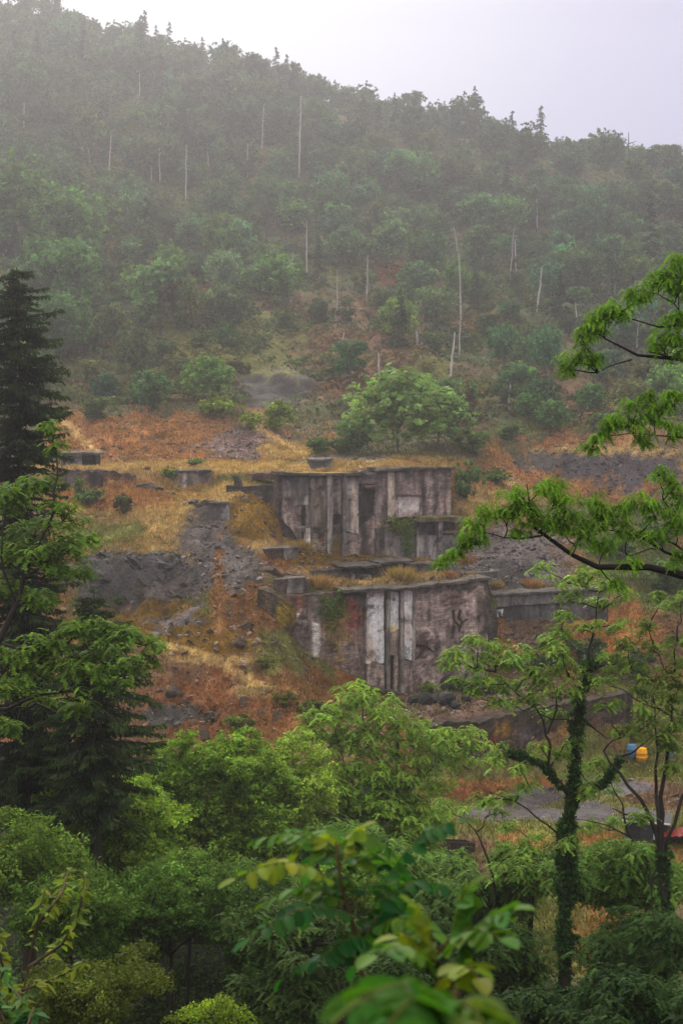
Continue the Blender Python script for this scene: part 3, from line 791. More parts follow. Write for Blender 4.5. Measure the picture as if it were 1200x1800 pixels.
# lower wall
A, B = P(500, 1040, 116.6)[:2], P(862, 1015, 124.0)[:2]
t = thing('masonry_wall_ruin', (0, 0, 0), 'big lower masonry wall with three peeling white strips down its middle', 'ruin')
fc = Facade(A, B, t); pn = fc.panel
pn('wall', 506, 642, (1046, 1043, 1040, 1038), (1190, 1230, 1240, 1240), 0, 1.6, (.155, .115, .108), STONE, .15, .09, res=.28, splats=(
    (555, 1125, 7, 40, (.45, .42, .42)), (520, 1140, 20, 40, (.1, .09, .1)), (530, 1072, 8, 12, (.36, .3, .28)), (615, 1080, 26, 40, (.17, .065, .055)), (590, 1120, 22, 50, (.15, .11, .06)), (588, 1085, 22, 22, (.16, .11, .04)),
    (520, 1058, 20, 14, (.16, .08, .055)), (625, 1045, 25, 6, (.04, .035, .03)), (570, 1055, 15, 10, (.1, .07, .05))))
pn('wall', 723, 858, (1032, 1026, 1022, 1017), (1222, 1222, 1218, 1212), .1, 1.6, (.25, .185, .178), STONE, .1, .09, res=.28, splats=(
    (790, 1035, 70, 8, (.08, .068, .065)), (852, 1060, 8, 60, (.06, .055, .055)), (745, 1130, 14, 22, (.11, .085, .08)), (740, 1040, 18, 12, (.09, .075, .07)), (800, 1050, 25, 18, (.13, .1, .1)), (730, 1200, 6, 18, (.1, .08, .08)), (770, 1165, 30, 10, (.14, .11, .11)), (842, 1040, 10, 12, (.33, .27, .25))))
pn('white_strip', 642, 672, (1037, 1036), 1165, .35, .5, (.62, .58, .56), PLASTER, .02, .03, splats=((650, 1140, 14, 24, (.45, .36, .3)), (644, 1100, 3, 70, (.28, .25, .24))))
pn('masonry_base', 643, 672, (1164, 1160, 1168), 1212, .4, .5, (.3, .23, .2), BRICK, .15, .05)
pn('strip_backing', 671, 724, 1036, 1222, .05, 1.0, (.1, .07, .055), BRICK, .02, .05)
pn('channel', 672, 676.5, 1038, 1212, .12, .3, (.06, .055, .052), CONC)
pn('pilaster', 676, 681.5, 1036, 1215, .55, .6, (.19, .175, .165), CONC)
pn('white_strip', 681, 698, 1038, (1112, 1105), .3, .5, (.58, .54, .52), PLASTER, .1, .03, splats=((690, 1108, 8, 8, (.5, .32, .17)),))
pn('strip_base', 681, 698, (1110, 1104), 1150, .27, .5, (.25, .18, .15), BRICK, .1, .05, splats=((693, 1125, 5, 20, (.4, .33, .3)),))
pn('doorway_shade_panel', 682.5, 689.5, (1150, 1144, 1150), 1212, .12, .3, (.01, .01, .01), CONC)  # no real opening: black slab paints the darkness inside a door
pn('strip_base', 690, 698, 1149, 1218, .27, .5, (.27, .2, .17), BRICK, .05, .05)
pn('channel', 698, 702.5, 1036, 1070, .14, .3, (.05, .048, .045), CONC)
pn('pilaster', 700, 706.5, 1036, 1220, .55, .6, (.2, .18, .17), CONC, splats=((704, 1180, 3, 20, (.08, .07, .06)),))
pn('white_strip', 706, 722, 1037, (1155, 1160), .32, .5, (.64, .6, .58), PLASTER, .05, .03, splats=((719, 1100, 3, 40, (.36, .3, .3)),))
pn('masonry_base', 706, 722, (1158, 1160), 1222, .35, .5, (.3, .22, .2), BRICK, .05, .05, splats=((712, 1190, 3, 14, (.12, .05, .04)),))
pn('pilaster', 722, 727, 1034, 1160, .4, .5, (.25, .215, .2), CONC)
pn('coping', 598, 728, (1035, 1031, 1028), (1040, 1036, 1033.5), .95, 2.2, (.095, .085, .075), CONC, .1, .06)
pn('coping', 726, 860, (1028, 1022, 1013), (1033, 1027, 1018), .35, 2.0, (.12, .1, .085), CONC, .12, .06)
pn('end_buttress', 858, 878, (1016, 1050, 1056), 1135, -.3, 2.2, (.06, .058, .052), STONE, .05, .06, splats=((868, 1060, 8, 12, (.1, .12, .03)),))
pn('footing_slab', 630, 700, (1198, 1215), (1203, 1221), 2.0, 2.0, (.09, .075, .065), CONC, .06, .06)
# roots creeping over the wall
for pl in (((726, 1132), (740, 1133), (748, 1135), (762, 1146)), ((748, 1135), (740, 1148), (728, 1160)), ((748, 1135), (752, 1128)), ((796, 1072), (798, 1090), (808, 1102)), ((798, 1100), (794, 1120)),
           ((809, 1072), (806, 1086), (812, 1092), (822, 1088)), ((812, 1092), (806, 1110)), ((840, 1082), (842, 1094))):
    q = []
    for px, py in pl:
        s_ = line_at(A, B, px); q.append(P(px, py, s_[1] - .25))
    rt = MB(); tube(rt, q, np.linspace(.13, .06, len(q)), 5, (.05, .03, .025)); rt.build('root', BARK, t)

# creepers
def creeper(cx, cy, rx, ry, line, off, n, base, label, name='creeper'):
    mb = MB(); k = R.normal(size=(n, 2)) * .42
    pts_ = []
    for a_, b_ in k:
        px = cx + a_ * rx; py = cy + abs(b_) * ry * 1.3 - ry * .5 + (fbm(np.array([px * .2]), np.array([0.]), 4)[0] - .5) * ry
        s_ = line_at(line[0], line[1], px); pts_.append(P(px, py, s_[1] - off - R.random() * .25))
    leaf_cloud(mb, np.array(pts_), .14, 7, .075, base)
    o = mb.build(name, LEAF)
    return tag(o, label, 'creeper')
creeper(586, 1068, 26, 40, (A, B), .1, 420, (.12, .2, .03), 'green creeper hanging on the left half of the lower wall')
UA, UB = P(488, 830, 133)[:2], P(790, 822, 139.5)[:2]
creeper(704, 920, 30, 22, (UA, UB), 1.5, 420, (.15, .2, .03), 'yellow green creeper spreading over the ledge of the upper ruin')
creeper(717, 945, 12, 40, (UA, UB), 1.7, 260, (.1, .18, .03), 'green creeper trailing down the grey panels below the ledge')

def bars(line, specs):
    for x, y0, y1, off in specs:
        s_ = line_at(line[0], line[1], x); mb = MB(); a_ = P(x, y1, s_[1] - off); b_ = P(x + R.uniform(-2.5, 2.5), y0, s_[1] - off - R.uniform(0, .3))
        tube(mb, wiggle(a_, b_, 6, .06), .025, 5, (.06, .03, .02)); mb.build('reinforcing_bar', BARK, t)
bars((A, B), [(655, 1020, 1034, .4), (716, 1016, 1031, .3), (770, 1014, 1028, .3), (835, 1006, 1018, .3), (612, 1026, 1038, .3)])

def wall_thing(name, label, cat, x0, x1, yt, yb, d0, d1, thick, base, material, parts=(), **kw):
    A = P(x0, yb if not hasattr(yb, '__len__') else yb[0], d0)[:2]; B = P(x1, yb if not hasattr(yb, '__len__') else yb[-1], d1)[:2]
    t = thing(name, (0, 0, 0), label, cat); fc = Facade(A, B, t)
    fc.panel('wall', x0, x1, yt, yb, 0, thick, base, material, **kw)
    for p_ in parts: fc.panel(*p_[0], **p_[1])
    return t
K = lambda *a, **k: (a, k)
wall_thing('retaining_wall', 'dark two-tier concrete retaining wall at the right end of the lower ruin', 'wall', 866, 1070, (1046, 1040, 1034), (1125, 1120), 125.6, 131, 1.2, (.06, .063, .072), CONC,
           (K('coping', 866, 1070, (1043, 1031), (1047, 1035), .35, 1.8, (.12, .115, .11), CONC, .05, .05), K('upper_band', 868, 1070, (1048, 1036), (1066, 1054), .22, .6, (.115, .115, .12), CONC, .02, .04),
            K('painted_mark', 871, 884, (1072, 1070), (1076, 1074), .16, .25, (.6, .62, .62), CONC, .04, .03), K('painted_mark', 872, 876, 1074, 1084, .16, .25, (.6, .62, .62), CONC, .04, .03), K('painted_mark', 880, 883, 1072, 1082, .16, .25, (.55, .57, .57), CONC, .04, .03)), jag=.05)
wall_thing('ruined_wall', 'long low mossy brick wall at the far left of the plateau edge', 'wall', 100, 238, (824, 826, 822, 826, 832), (866, 864), 140.5, 141, 1.4, (.12, .08, .065), STONE,
           (K('broken_pier', 160, 182, (824, 830), 868, .6, 1.2, (.05, .045, .045), STONE, .2, .08), K('broken_pier', 120, 142, 830, 862, .4, .8, (.14, .125, .12), CONC, .1, .05)), jag=.35, rough=.1, splats=((205, 840, 20, 14, (.17, .085, .05)), (150, 845, 15, 14, (.16, .1, .09))))
wall_thing('ruined_wall', 'short striped concrete wall stub in the middle of the grassy plateau edge', 'wall', 313, 371, (828, 826, 828), (862, 860), 140.5, 141, 2.2, (.2, .16, .145), CONC,
           (K('coping', 311, 373, (825.5, 826), (828.5, 829), .2, 2.4, (.1, .09, .07), CONC, .05, .04),), jag=.05, splats=((325, 845, 4, 20, (.36, .32, .3)), (336, 845, 4, 14, (.32, .28, .26)), (318, 850, 4, 14, (.08, .07, .06)), (360, 845, 6, 20, (.1, .085, .08))))
wall_thing('ruined_wall', 'low dark wall between the striped stub and the mossy brick wall', 'wall', 238, 314, (830, 832, 828), (848, 852), 142, 142, .9, (.05, .042, .04), STONE, jag=.15, rough=.08)
wall_thing('ruined_wall', 'heap of broken masonry below the low dark wall', 'wall', 240, 280, (850, 846, 856), (866, 866), 138.5, 138.2, 1.4, (.08, .068, .065), STONE, jag=.4, rough=.16)
wall_thing('ruined_wall', 'dark block wall stepping down beside the upper ruin', 'wall', 398, 492, (853, 855, 853, 850), (872, 884, 896), 136.8, 134.6, 1.4, (.052, .048, .05), STONE,
           (K('wall_stub', 408, 420, (836, 834, 842), 856, -.2, .7, (.09, .075, .07), STONE, .1, .1), K('upper_lip', 425, 492, (832, 830), (842, 846), -1.2, 1.2, (.16, .085, .055), STONE, .2, .08)), jag=.06, splats=((450, 875, 14, 5, (.14, .13, .13)), (440, 866, 20, 4, (.11, .1, .1))))
wall_thing('concrete_block', 'upright grey concrete block standing on the mossy bank', 'block', 371, 402, (886, 884, 886), 934, 131.8, 132.2, 1.6, (.135, .13, .14), CONC,
           (K('capping', 370, 403, (883, 882), (887, 886.5), .15, 1.9, (.08, .075, .07), CONC, .04, .03), K('side_pier', 398, 403, 887, 932, .1, .4, (.19, .18, .19), CONC)), jag=.03, splats=((380, 920, 6, 14, (.1, .095, .1)),))
wall_thing('ruined_wall', 'broken pale stone edge beside the upright grey block', 'wall', 346, 373, (886, 876, 880), (902, 905), 133.4, 133.4, 1.4, (.12, .09, .08), STONE, jag=.3, rough=.14, splats=((352, 888, 6, 7, (.33, .27, .26)),))
wall_thing('ruined_wall', 'low reddish brick wall on the step left of the upper ruin foot', 'wall', 462, 524, (966, 964, 966), (992, 994), 127, 127.6, 1.6, (.16, .085, .07), BRICK,
           (K('coping', 460, 526, (962, 961), (966, 965), .25, 2.0, (.12, .105, .09), CONC, .06, .05), K('grey_pier', 498, 524, 966, 996, .25, .5, (.14, .13, .125), CONC, .05, .04)), jag=.06)
wall_thing('ruined_wall', 'crumbling brown wall under the reddish brick wall', 'wall', 440, 530, (1000, 996, 1004, 1010), (1040, 1050), 122.4, 121, 1.4, (.1, .07, .055), STONE, jag=.4, rough=.14, splats=((500, 1004, 20, 5, (.2, .1, .05)),))
wall_thing('ruined_wall', 'grey cube of masonry abutting the left end of the lower wall', 'wall', 478, 540, (1018, 1016, 1017), (1078, 1090), 118.4, 118.0, 1.6, (.12, .085, .07), STONE,
           (K('grey_block', 506, 536, (1015, 1014), 1042, .3, .9, (.15, .14, .135), CONC, .04, .04),), jag=.15, rough=.08)
wall_thing('ruined_wall', 'mossy revetment running down the slope beside the lower wall', 'wall', 452, 512, (1030, 1042, 1062), (1060, 1090, 1130), 118.0, 116.4, 1.2, (.095, .065, .03), STONE, jag=.3, rough=.12, splats=((500, 1085, 14, 20, (.16, .12, .015)),))

# flat roofed bunker, tank, terrace wall
A, B = P(108, 826, 149)[:2], P(180, 826, 150)[:2]
t = thing('bunker', (0, 0, 0), 'small dark flat roofed bunker half hidden behind the spruce', 'bunker')
fc = Facade(A, B, t)
fc.panel('wall', 110, 146, 799, 830, 0, 2.5, (.12, .12, .14), CONC)
fc.panel('back_wall', 112, 178, 799, 830, -2.4, .5, (.05, .05, .055), CONC)
fc.panel('post', 170, 178, 799, 830, 0, 2.4, (.045, .042, .045), CONC)
fc.panel('roof', 104, 184, (795, 795), (799, 799), .6, 3.6, (.12, .12, .08), CONC, .05, .05)
fc.panel('front_panel', 128, 146, 803, 826, .15, .4, (.13, .14, .17), CONC)

A, B = P(545, 830, 138.4)[:2], P(583, 830, 138.8)[:2]
t = thing('concrete_tank', (0, 0, 0), 'small square grey concrete hut on the plateau above the upper ruin', 'tank')
fc = Facade(A, B, t)
fc.panel('wall', 546, 583, 809, 832, 0, 1.9, (.13, .14, .15), CONC, splats=((560, 818, 8, 4, (.07, .075, .08)),))
fc.panel('lid', 544.5, 584.5, (805.5, 805.5), 809, .15, 2.2, (.26, .26, .27), CONC, .03, .02)
fc.panel('door_panel', 550, 572, 812, 822, .1, .3, (.085, .09, .1), CONC)
fc.panel('corner_post', 579, 583, 809, 831, .12, .4, (.22, .23, .24), CONC)

t = thing('terrace_wall', (0, 0, 0), 'long mossy retaining wall with red streaks between terrace and yard', 'wall')
red = (.15, .03, .018)
for (a_, b_, x0, x1, sp) in ((TA, TB, 735, 869, ((745, 1330, 14, 60, (.12, .075, .02)), (790, 1360, 30, 30, (.035, .033, .035)), (840, 1325, 22, 45, (.045, .04, .042)), (864, 1325, 3, 40, red), (815, 1300, 20, 14, (.16, .09, .03)))),
                             (TB, TC, 868, 1110, ((871, 1330, 4, 34, red), (880, 1340, 4, 24, red), (889, 1325, 2, 30, red), (925, 1335, 5, 20, red), (905, 1345, 4, 14, red), (955, 1330, 12, 16, (.13, .035, .02)), (1035, 1315, 14, 12, (.13, .035, .02)), (880, 1285, 24, 12, (.16, .1, .03)), (935, 1295, 25, 25, (.05, .045, .05)), (1000, 1290, 20, 25, (.16, .1, .03)),
                                                  (1080, 1265, 18, 30, (.05, .04, .045)), (1050, 1290, 12, 25, (.07, .035, .03))))):
    mb = MB(); slab(mb, a_, b_, -.3, [(0, 4.0), (.4, 4.15), (.7, 4.0), (1, 4.1)], 1.4, (.06, .042, .03), 0, .1, .2, .3, sp, seed=5 if x0 == 735 else 8)
    mb.build('wall', STONE, t)
q = P(762, 1375, 101); mb = MB(); tube(mb, [q, q + np.array([0, 0, 2.6])], [.09, .08], 6, (.3, .28, .26)); tag(mb.build('post', BARK), 'single thin grey post standing before the terrace wall', 'post')

# ------------------------------------------------------------------ small things in the yard
def lathe(mb, c, prof, col, n=20):
    a = np.arange(n) / n * 2 * math.pi
    V = np.concatenate([np.stack([c[0] + r * np.cos(a), c[1] + r * np.sin(a), np.full(n, c[2] + z)], 1) for r, z in prof])
    j = np.arange(n); F_ = np.concatenate([np.stack([k * n + j, k * n + (j + 1) % n, (k + 1) * n + (j + 1) % n, (k + 1) * n + j], 1) for k in range(len(prof) - 1)])
    mb.add(V, F_, col)

def barrel(px, py, D, r, h, col, label, group):
    q = P(px, py, D); z = H(q[0], q[1]) + .02
    t = thing('barrel', (q[0], q[1], z), label, 'barrel', group)
    mb = MB(); lathe(mb, (0, 0, 0), [(.01, 0), (r * .9, 0), (r, .06), (r, h * .3), (r * 1.06, h * .33), (r * 1.06, h * .36), (r, h * .39), (r, h * .64), (r * 1.06, h * .67), (r * 1.06, h * .7), (r, h * .73), (r * .97, h * .92), (r * .8, h)], col, 24)
    mb.build('body', PAINT, t, True)
    mb = MB(); lathe(mb, (0, 0, h), [(r * .82, -.02), (r * .86, .03), (r * .8, .06), (.02, .07)], tuple(np.array(col) * 1.15), 24); mb.build('lid', PAINT, t, True)
    return t
barrel(1127, 1335, 111.5, .42, 1.02, (.85, .36, .01), 'orange yellow ribbed barrel standing in the yard by the terrace wall end', 'barrels in the yard')
barrel(1109, 1334, 112.2, .4, .98, (.09, .2, .36), 'blue ribbed barrel beside the orange one', 'barrels in the yard')
barrel(1176, 1334, 112, .34, .9, (.1, .26, .26), 'faded teal barrel seen between the tree trunks at the far right', 'barrels in the yard')

def boxm(name, p0, p1, col, material, parent, rough=0.0):
    mb = MB(); U, Fc = box_grid(2, 2, 2); p0 = np.array(p0); p1 = np.array(p1)
    p = p0 + U * (p1 - p0)
    if rough: p = p + n3(p, 1.2, 4) * rough
    mb.add(p, Fc, col); return mb.build(name, material, parent)

# little shed at the right edge of the yard
q = P(1098, 1490, 88.6); z = H(q[0], q[1])
t = thing('shed', (q[0], q[1], z), 'small dark grey shed with pale sloping roof behind the right trunks', 'shed')
t.rotation_euler = (0, 0, math.radians(-18))
boxm('wall', (0, 0, -.2), (2.6, 1.7, 1.32), (.05, .055, .065), PAINT, t)
mb = MB(); V = np.array([(-.2, -.2, 1.5), (2.8, -.2, 1.3), (2.8, 1.9, 1.42), (-.2, 1.9, 1.62)]); V = np.concatenate([V, V + np.array([0, 0, .08])])
mb.add(V, [(0, 3, 2, 1), (4, 5, 6, 7), (0, 1, 5, 4), (1, 2, 6, 5), (2, 3, 7, 6), (3, 0, 4, 7)], (.07, .068, .072)); mb.build('roof', PAINT, t)
f_ = boxm('window', (1.75, -.05, .3), (2.15, .02, .85), (.6, .65, .68), PAINT, t)
boxm('frame', (1.7, -.07, .25), (2.2, -.045, .3), (.2, .2, .2), PAINT, f_)
boxm('door', (.25, -.05, 0), (.95, .01, 1.2), (.03, .033, .04), PAINT, t)
boxm('gutter', (-.2, -.33, 1.36), (2.8, -.25, 1.44), (.55, .55, .55), PAINT, t)
q = P(1160, 1500, 87.3); z = H(q[0], q[1])
t = thing('lean_to', (q[0], q[1], z), 'low lean-to with a red metal roof in front of the grey shed', 'shed')
for a_, b_ in ((.1, .1), (3.6, .1), (.1, 1.1), (3.6, 1.1)): boxm('post', (a_, b_, -.2), (a_ + .1, b_ + .1, .7 + b_ * .06), (.08, .06, .05), PAINT, t)
mb = MB(); xs = np.linspace(-.2, 4, 43)
V = []; 
for x_ in xs:
    zz = .03 * math.sin((x_) * 2 * math.pi / .4)
    V += [(x_, -.2, .75 + zz), (x_, 1.3, .85 + zz)]
V = np.array(V); n_ = len(xs); k = np.arange(n_ - 1)
V = np.concatenate([V, V - np.array([0, 0, .03])]); m_ = 2 * n_
mb.add(V, np.concatenate([np.stack([2 * k, 2 * k + 2, 2 * k + 3, 2 * k + 1], 1), np.stack([m_ + 2 * k, m_ + 2 * k + 1, m_ + 2 * k + 3, m_ + 2 * k + 2], 1), np.stack([2 * k, m_ + 2 * k, m_ + 2 * k + 2, 2 * k + 2], 1)]), (.16, .02, .015)); mb.build('roof', PAINT, t)
boxm('wall', (.2, 1.12, -.2), (3.6, 1.18, .74), (.06, .06, .065), PAINT, t)

# dark ribbed skip lying in the yard
q = P(800, 1512, 86); z = H(q[0], q[1])
t = thing('skip', (q[0], q[1], z), 'dark rusty open skip tilted on the orange grass', 'skip')
t.rotation_euler = (math.radians(-6), math.radians(9), math.radians(24))
def hull(x0, x1, y0, y1, z0, z1, flare, col, name):
    mb = MB(); U, Fc = box_grid(6, 4, 4)
    s_ = 1 + flare * U[:, 2]
    p = np.stack([(x0 + x1) / 2 + (U[:, 0] - .5) * (x1 - x0) * s_, (y0 + y1) / 2 + (U[:, 1] - .5) * (y1 - y0) * s_, z0 + (z1 - z0) * U[:, 2]], 1)
    keep = ~((Fc >= 2 * 35 * 1) & False).any(1)
    mb.add(p, Fc, col); return mb.build(name, PAINT, t)
for nm, a_, b_ in (('side', (-.95, -.62, 0), (.95, -.56, .62)), ('side', (-.95, .56, 0), (.95, .62, .62)), ('end', (-1.0, -.6, 0), (-.94, .6, .62)), ('end', (.94, -.6, 0), (1.0, .6, .62)), ('bottom', (-.95, -.58, .02), (.95, .58, .08))):
    boxm(nm, a_, b_, (.045, .032, .03), PAINT, t, .03)
for k in range(7): boxm('rib', (-.9 + k * .29, -.68, 0), (-.85 + k * .29, -.62, .66), (.06, .045, .04), PAINT, t)

# boulders on the terrace
bl = ((728, 1240, 110, .42, 'blackened boulder alone at the left end of the terrace'), (750, 1250, 109, .45, 'blackened boulder, left one of the heap on the terrace'), (765, 1245, 110, .5, 'blackened boulder in the middle of the terrace heap'),
      (786, 1252, 109, .5, 'blackened boulder, right one of the heap on the terrace'), (772, 1252, 108.3, .36, 'small blackened boulder at the front of the terrace heap'), (760, 1233, 112, .35, 'small blackened boulder behind the terrace heap'),
      (791, 1212, 117, .7, 'large black boulder against the foot of the lower wall'), (843, 1232, 114, .75, 'large dark boulder on the grass at the right of the terrace'), (822, 1232, 115, .45, 'small dark stone beside the large boulder at the right of the terrace'), (865, 1236, 114, .35, 'smallest dark stone right of the large terrace boulder'),
      (818, 1258, 110, .3, 'low dark stone near the terrace edge'), (800, 1255, 108, .3, 'low stone at the brink of the terrace wall'))
for px, py, D, r, lab in bl:
    r *= 1.65; q = P(px, py, D); z = H(q[0], q[1]) + r * .45
    mb = MB(); rock_mesh(mb, np.zeros(3), r, (.011, .011, .012), sq=.9); o = mb.build('boulder', ROCK, origin=(0, 0, 0)); o.location = (q[0], q[1], z); tag(o, lab, 'boulder', 'boulders on the terrace')
# ------------------------------------------------------------------ loose stones, grass and low growth
def rand_pts(n, x0, x1, y0, y1, dens, rng=R):
    """random ground points inside the view's wedge with probability dens(x, y)"""
    y = rng.uniform(y0, y1, n * 4); x = (rng.uniform(x0, x1, n * 4)) * y
    k = rng.random(n * 4) < dens(x, y)
    x, y = x[k][:n], y[k][:n]
    return np.stack([x, y, samp(GZ, x, y)], 1)

def quarry_grass():
    mb = MB()
    for (y0, y1, n, hh) in ((60, 116, 60000, .26), (116, 150, 130000, .22), (150, 180, 40000, .3)):
        p = rand_pts(n, -.33, .33, y0, y1, lambda x, y: samp(GM, x, y) * (.25 + 1.1 * fbm(x / 1.3, y / 1.3, 40, 3)) * (np.where((y < 96) & (x < 3), 0, 1)))
        c = samp(COL, p[:, 0], p[:, 1])
        for b_ in range(2):
            m = len(p); h = hh * (.4 + .9 * R.random(m)) * (.5 + fbm(p[:, 0] / 2, p[:, 1] / 2, 44, 2))
            az = R.random(m) * 6.283; sd_ = np.stack([np.cos(az), np.sin(az), 0 * az], 1) * (.03 + .035 * R.random(m))[:, None] * (1.4 if y0 >= 150 else 1)
            o_ = R.normal(0, .12, (m, 3)) * [1, 1, 0]
            lean = R.normal(0, .3, (m, 3)) * [1, 1, 0]; lean[:, 2] = 1
            tip = p + o_ + lean * h[:, None]; b0 = p + o_ - [0, 0, .05]
            V = np.stack([b0 - sd_, b0 + sd_, tip], 1).reshape(-1, 3)
            cc = np.clip(c * np.exp(R.normal(.12, .28, (m, 1))) * (1 + R.normal(0, .1, (m, 3))), 0, .7)
            mb.add(V, np.arange(m * 3).reshape(m, 3), np.repeat(cc, 3, 0))
    tag(mb.build('grass', DRY), 'dry straw coloured and orange grass over the quarry slopes', 'grass', kind='stuff')
quarry_grass()

def stones():
    base, fcs = None, None
    mbt = MB(); rock_mesh(mbt, np.zeros(3), 1.0, (1, 1, 1), sub=1); bv = mbt.v[0]; bf = mbt.f[0]
    mb = MB()
    p = rand_pts(26000, -.26, .26, 97, 176, lambda x, y: samp(RK, x, y) * (.3 + 1.2 * fbm(x / 2.5, y / 2.5, 46, 3)))
    m = len(p); r = .045 + .3 * R.random(m) ** 5 + .05 * R.random(m)
    a = R.random(m) * 6.28
    rot = np.zeros((m, 3, 3)); rot[:, 0, 0] = np.cos(a); rot[:, 0, 1] = -np.sin(a); rot[:, 1, 0] = np.sin(a); rot[:, 1, 1] = np.cos(a); rot[:, 2, 2] = 1
    tl = R.normal(0, .5, (m, 2)); rot[:, 2, 0] = tl[:, 0]; rot[:, 0, 2] = -tl[:, 0]
    V = np.einsum('vj,mkj->mvk', bv, rot) * r[:, None, None] + p[:, None] + np.array([0, 0, .02])
    F_ = (bf[None] + (np.arange(m) * len(bv))[:, None, None]).reshape(-1, 3)
    c = samp(COL, p[:, 0], p[:, 1]) * .4 + np.array((.105, .093, .09)) * .6
    c = np.clip(c * np.exp(R.normal(0, .35, (m, 1))), 0, .5)
    mb.add(V.reshape(-1, 3), F_, np.repeat(c, len(bv), 0))
    tag(mb.build('gravel', ROCK), 'loose slate and gravel lying on the spoil', 'gravel', kind='stuff')
stones()

def low_growth():
    """bracken, bramble and heather too dense to count"""
    mb = MB()
    # far hillside
    p = rand_pts(30000, -.34, .34, 177, 430, lambda x, y: (.25 + .75 * (fbm(x / 7, y / 7, 71, 4) > .47)) * (samp(RK, x, y) < .45))
    hgt = .3 + 1.3 * fbm(p[:, 0] / 5, p[:, 1] / 5, 73, 3)
    q = p.copy(); q[:, 2] += hgt * .55
    c = samp(COL, q[:, 0], q[:, 1]); g = fbm(q[:, 0] / 9, q[:, 1] / 9, 75, 4)[:, None]
    c = c * (1 - sstep(.42, .58, g)) + np.array((.06, .085, .03)) * sstep(.42, .58, g)
    n_each = 9
    cc = np.repeat(c, n_each, 0) * np.exp(R.normal(0, .3, (len(q) * n_each, 1)))
    d = rnd_dirs(len(q) * n_each); ce = np.repeat(q, n_each, 0) + d * np.repeat(hgt, n_each)[:, None] * [.95, .95, .55]
    nr = norml(d + [0, 0, .6] + R.normal(0, .4, d.shape)); u = norml(np.cross(nr, rnd_dirs(len(d)))); v = np.cross(nr, u)
    s = .2 + .22 * R.random(len(d)); rhombi(mb, ce, u, v, s, s * .7, np.clip(cc, 0, .6))
    # bramble on the quarry slopes
    p = rand_pts(5200, -.30, .30, 98, 177, lambda x, y: .9 * (fbm(x / 5, y / 5, 81, 4) > .53) * (samp(WET, x, y) < .1) * (samp(RK, x, y) < .45))
    q = p.copy(); q[:, 2] += .12
    c = samp(COL, q[:, 0], q[:, 1]) * .6 + np.array((.11, .1, .03)) * .4 * R.random((len(q), 1)) * 2
    cc = np.repeat(c, 12, 0) * np.exp(R.normal(-.1, .35, (len(q) * 12, 1)))
    d = rnd_dirs(len(q) * 12); ce = np.repeat(q, 12, 0) + d * (.28 * np.repeat(.6 + R.random(len(q)), 12))[:, None] * [1, 1, .7]
    nr = norml(d + [0, 0, .6]); u = norml(np.cross(nr, rnd_dirs(len(d)))); v = np.cross(nr, u)
    s = .06 + .07 * R.random(len(d)); rhombi(mb, ce, u, v, s, s * .6, np.clip(cc, 0, .6))
    tag(mb.build('undergrowth', LEAF), 'bracken, bramble and low scrub covering the slopes', 'undergrowth', kind='stuff')
low_growth()

def near_undergrowth():
    mb = MB()
    p = rand_pts(16000, -.5, .5, 14, 72, lambda x, y: np.where(y < 66, 1, .5) * (.3 + (fbm(x / 4, y / 4, 91, 3) > .45)))
    hgt = .4 + 1.1 * fbm(p[:, 0] / 3, p[:, 1] / 3, 93, 3)
    q = p.copy(); q[:, 2] += hgt * .5
    ne = 14
    d = rnd_dirs(len(q) * ne); ce = np.repeat(q, ne, 0) + d * np.repeat(hgt, ne)[:, None] * [.8, .8, .6]
    nr = norml(d + [0, 0, .7] + R.normal(0, .4, d.shape)); u = norml(np.cross(nr, rnd_dirs(len(d)))); v = np.cross(nr, u)
    s = .07 + .07 * R.random(len(d)); rhombi(mb, ce, u, v, s, s * .55, tints((.045, .075, .02), len(d), .35))
    tag(mb.build('ground_cover', LEAF), 'dark brambles and ferns covering the near slope under the trees', 'ground cover', kind='stuff')
near_undergrowth()

# ------------------------------------------------------------------ trees of the far hillside
def proto_broad(seed, h, w, base, n=26, size=.3, low=.2):
    rng = np.random.default_rng(seed); mb = MB()
    k = rnd_dirs(n, rng); r = rng.random(n) ** .45
    ce = k * r[:, None] * [w * .42, w * .42, h * .38] + [0, 0, h * .6]
    ce[:, :2] += (rng.random(2) - .5) * w * .12
    ce[:, 2] = np.maximum(ce[:, 2], h * low)
    rad = w * (.11 + .09 * rng.random(n))
    leaf_cloud(mb, ce, rad, int(1500 / n * 1.7), size, base, rng, .8, .35, .65, .25)
    sc = rng.random((int(n * 3), 3)); k2 = rnd_dirs(n * 3, rng)
    ce2 = k2 * [w * .5, w * .5, h * .43] * (.85 + .25 * sc[:, :1]) + [0, 0, h * .58]
    ce2 = ce2[ce2[:, 2] > h * low]
    leaf_cloud(mb, ce2, w * .06, 10, size * .9, base, rng, .8, .2, .6, .25)
    tr = MB(); top = np.array([0, 0, h * .8])
    tube(tr, wiggle((0, 0, -.6), top, 7, .02, 0, rng), np.linspace(.16, .04, 7) * h / 9, 6, (.11, .1, .085))
    for i in range(7):
        a = np.array([0, 0, h * rng.uniform(.25, .6)]); tube(tr, wiggle(a, ce[i], 5, .06, .05, rng), np.linspace(.07, .025, 5) * h / 9, 4, (.11, .1, .085))
    return mb, tr

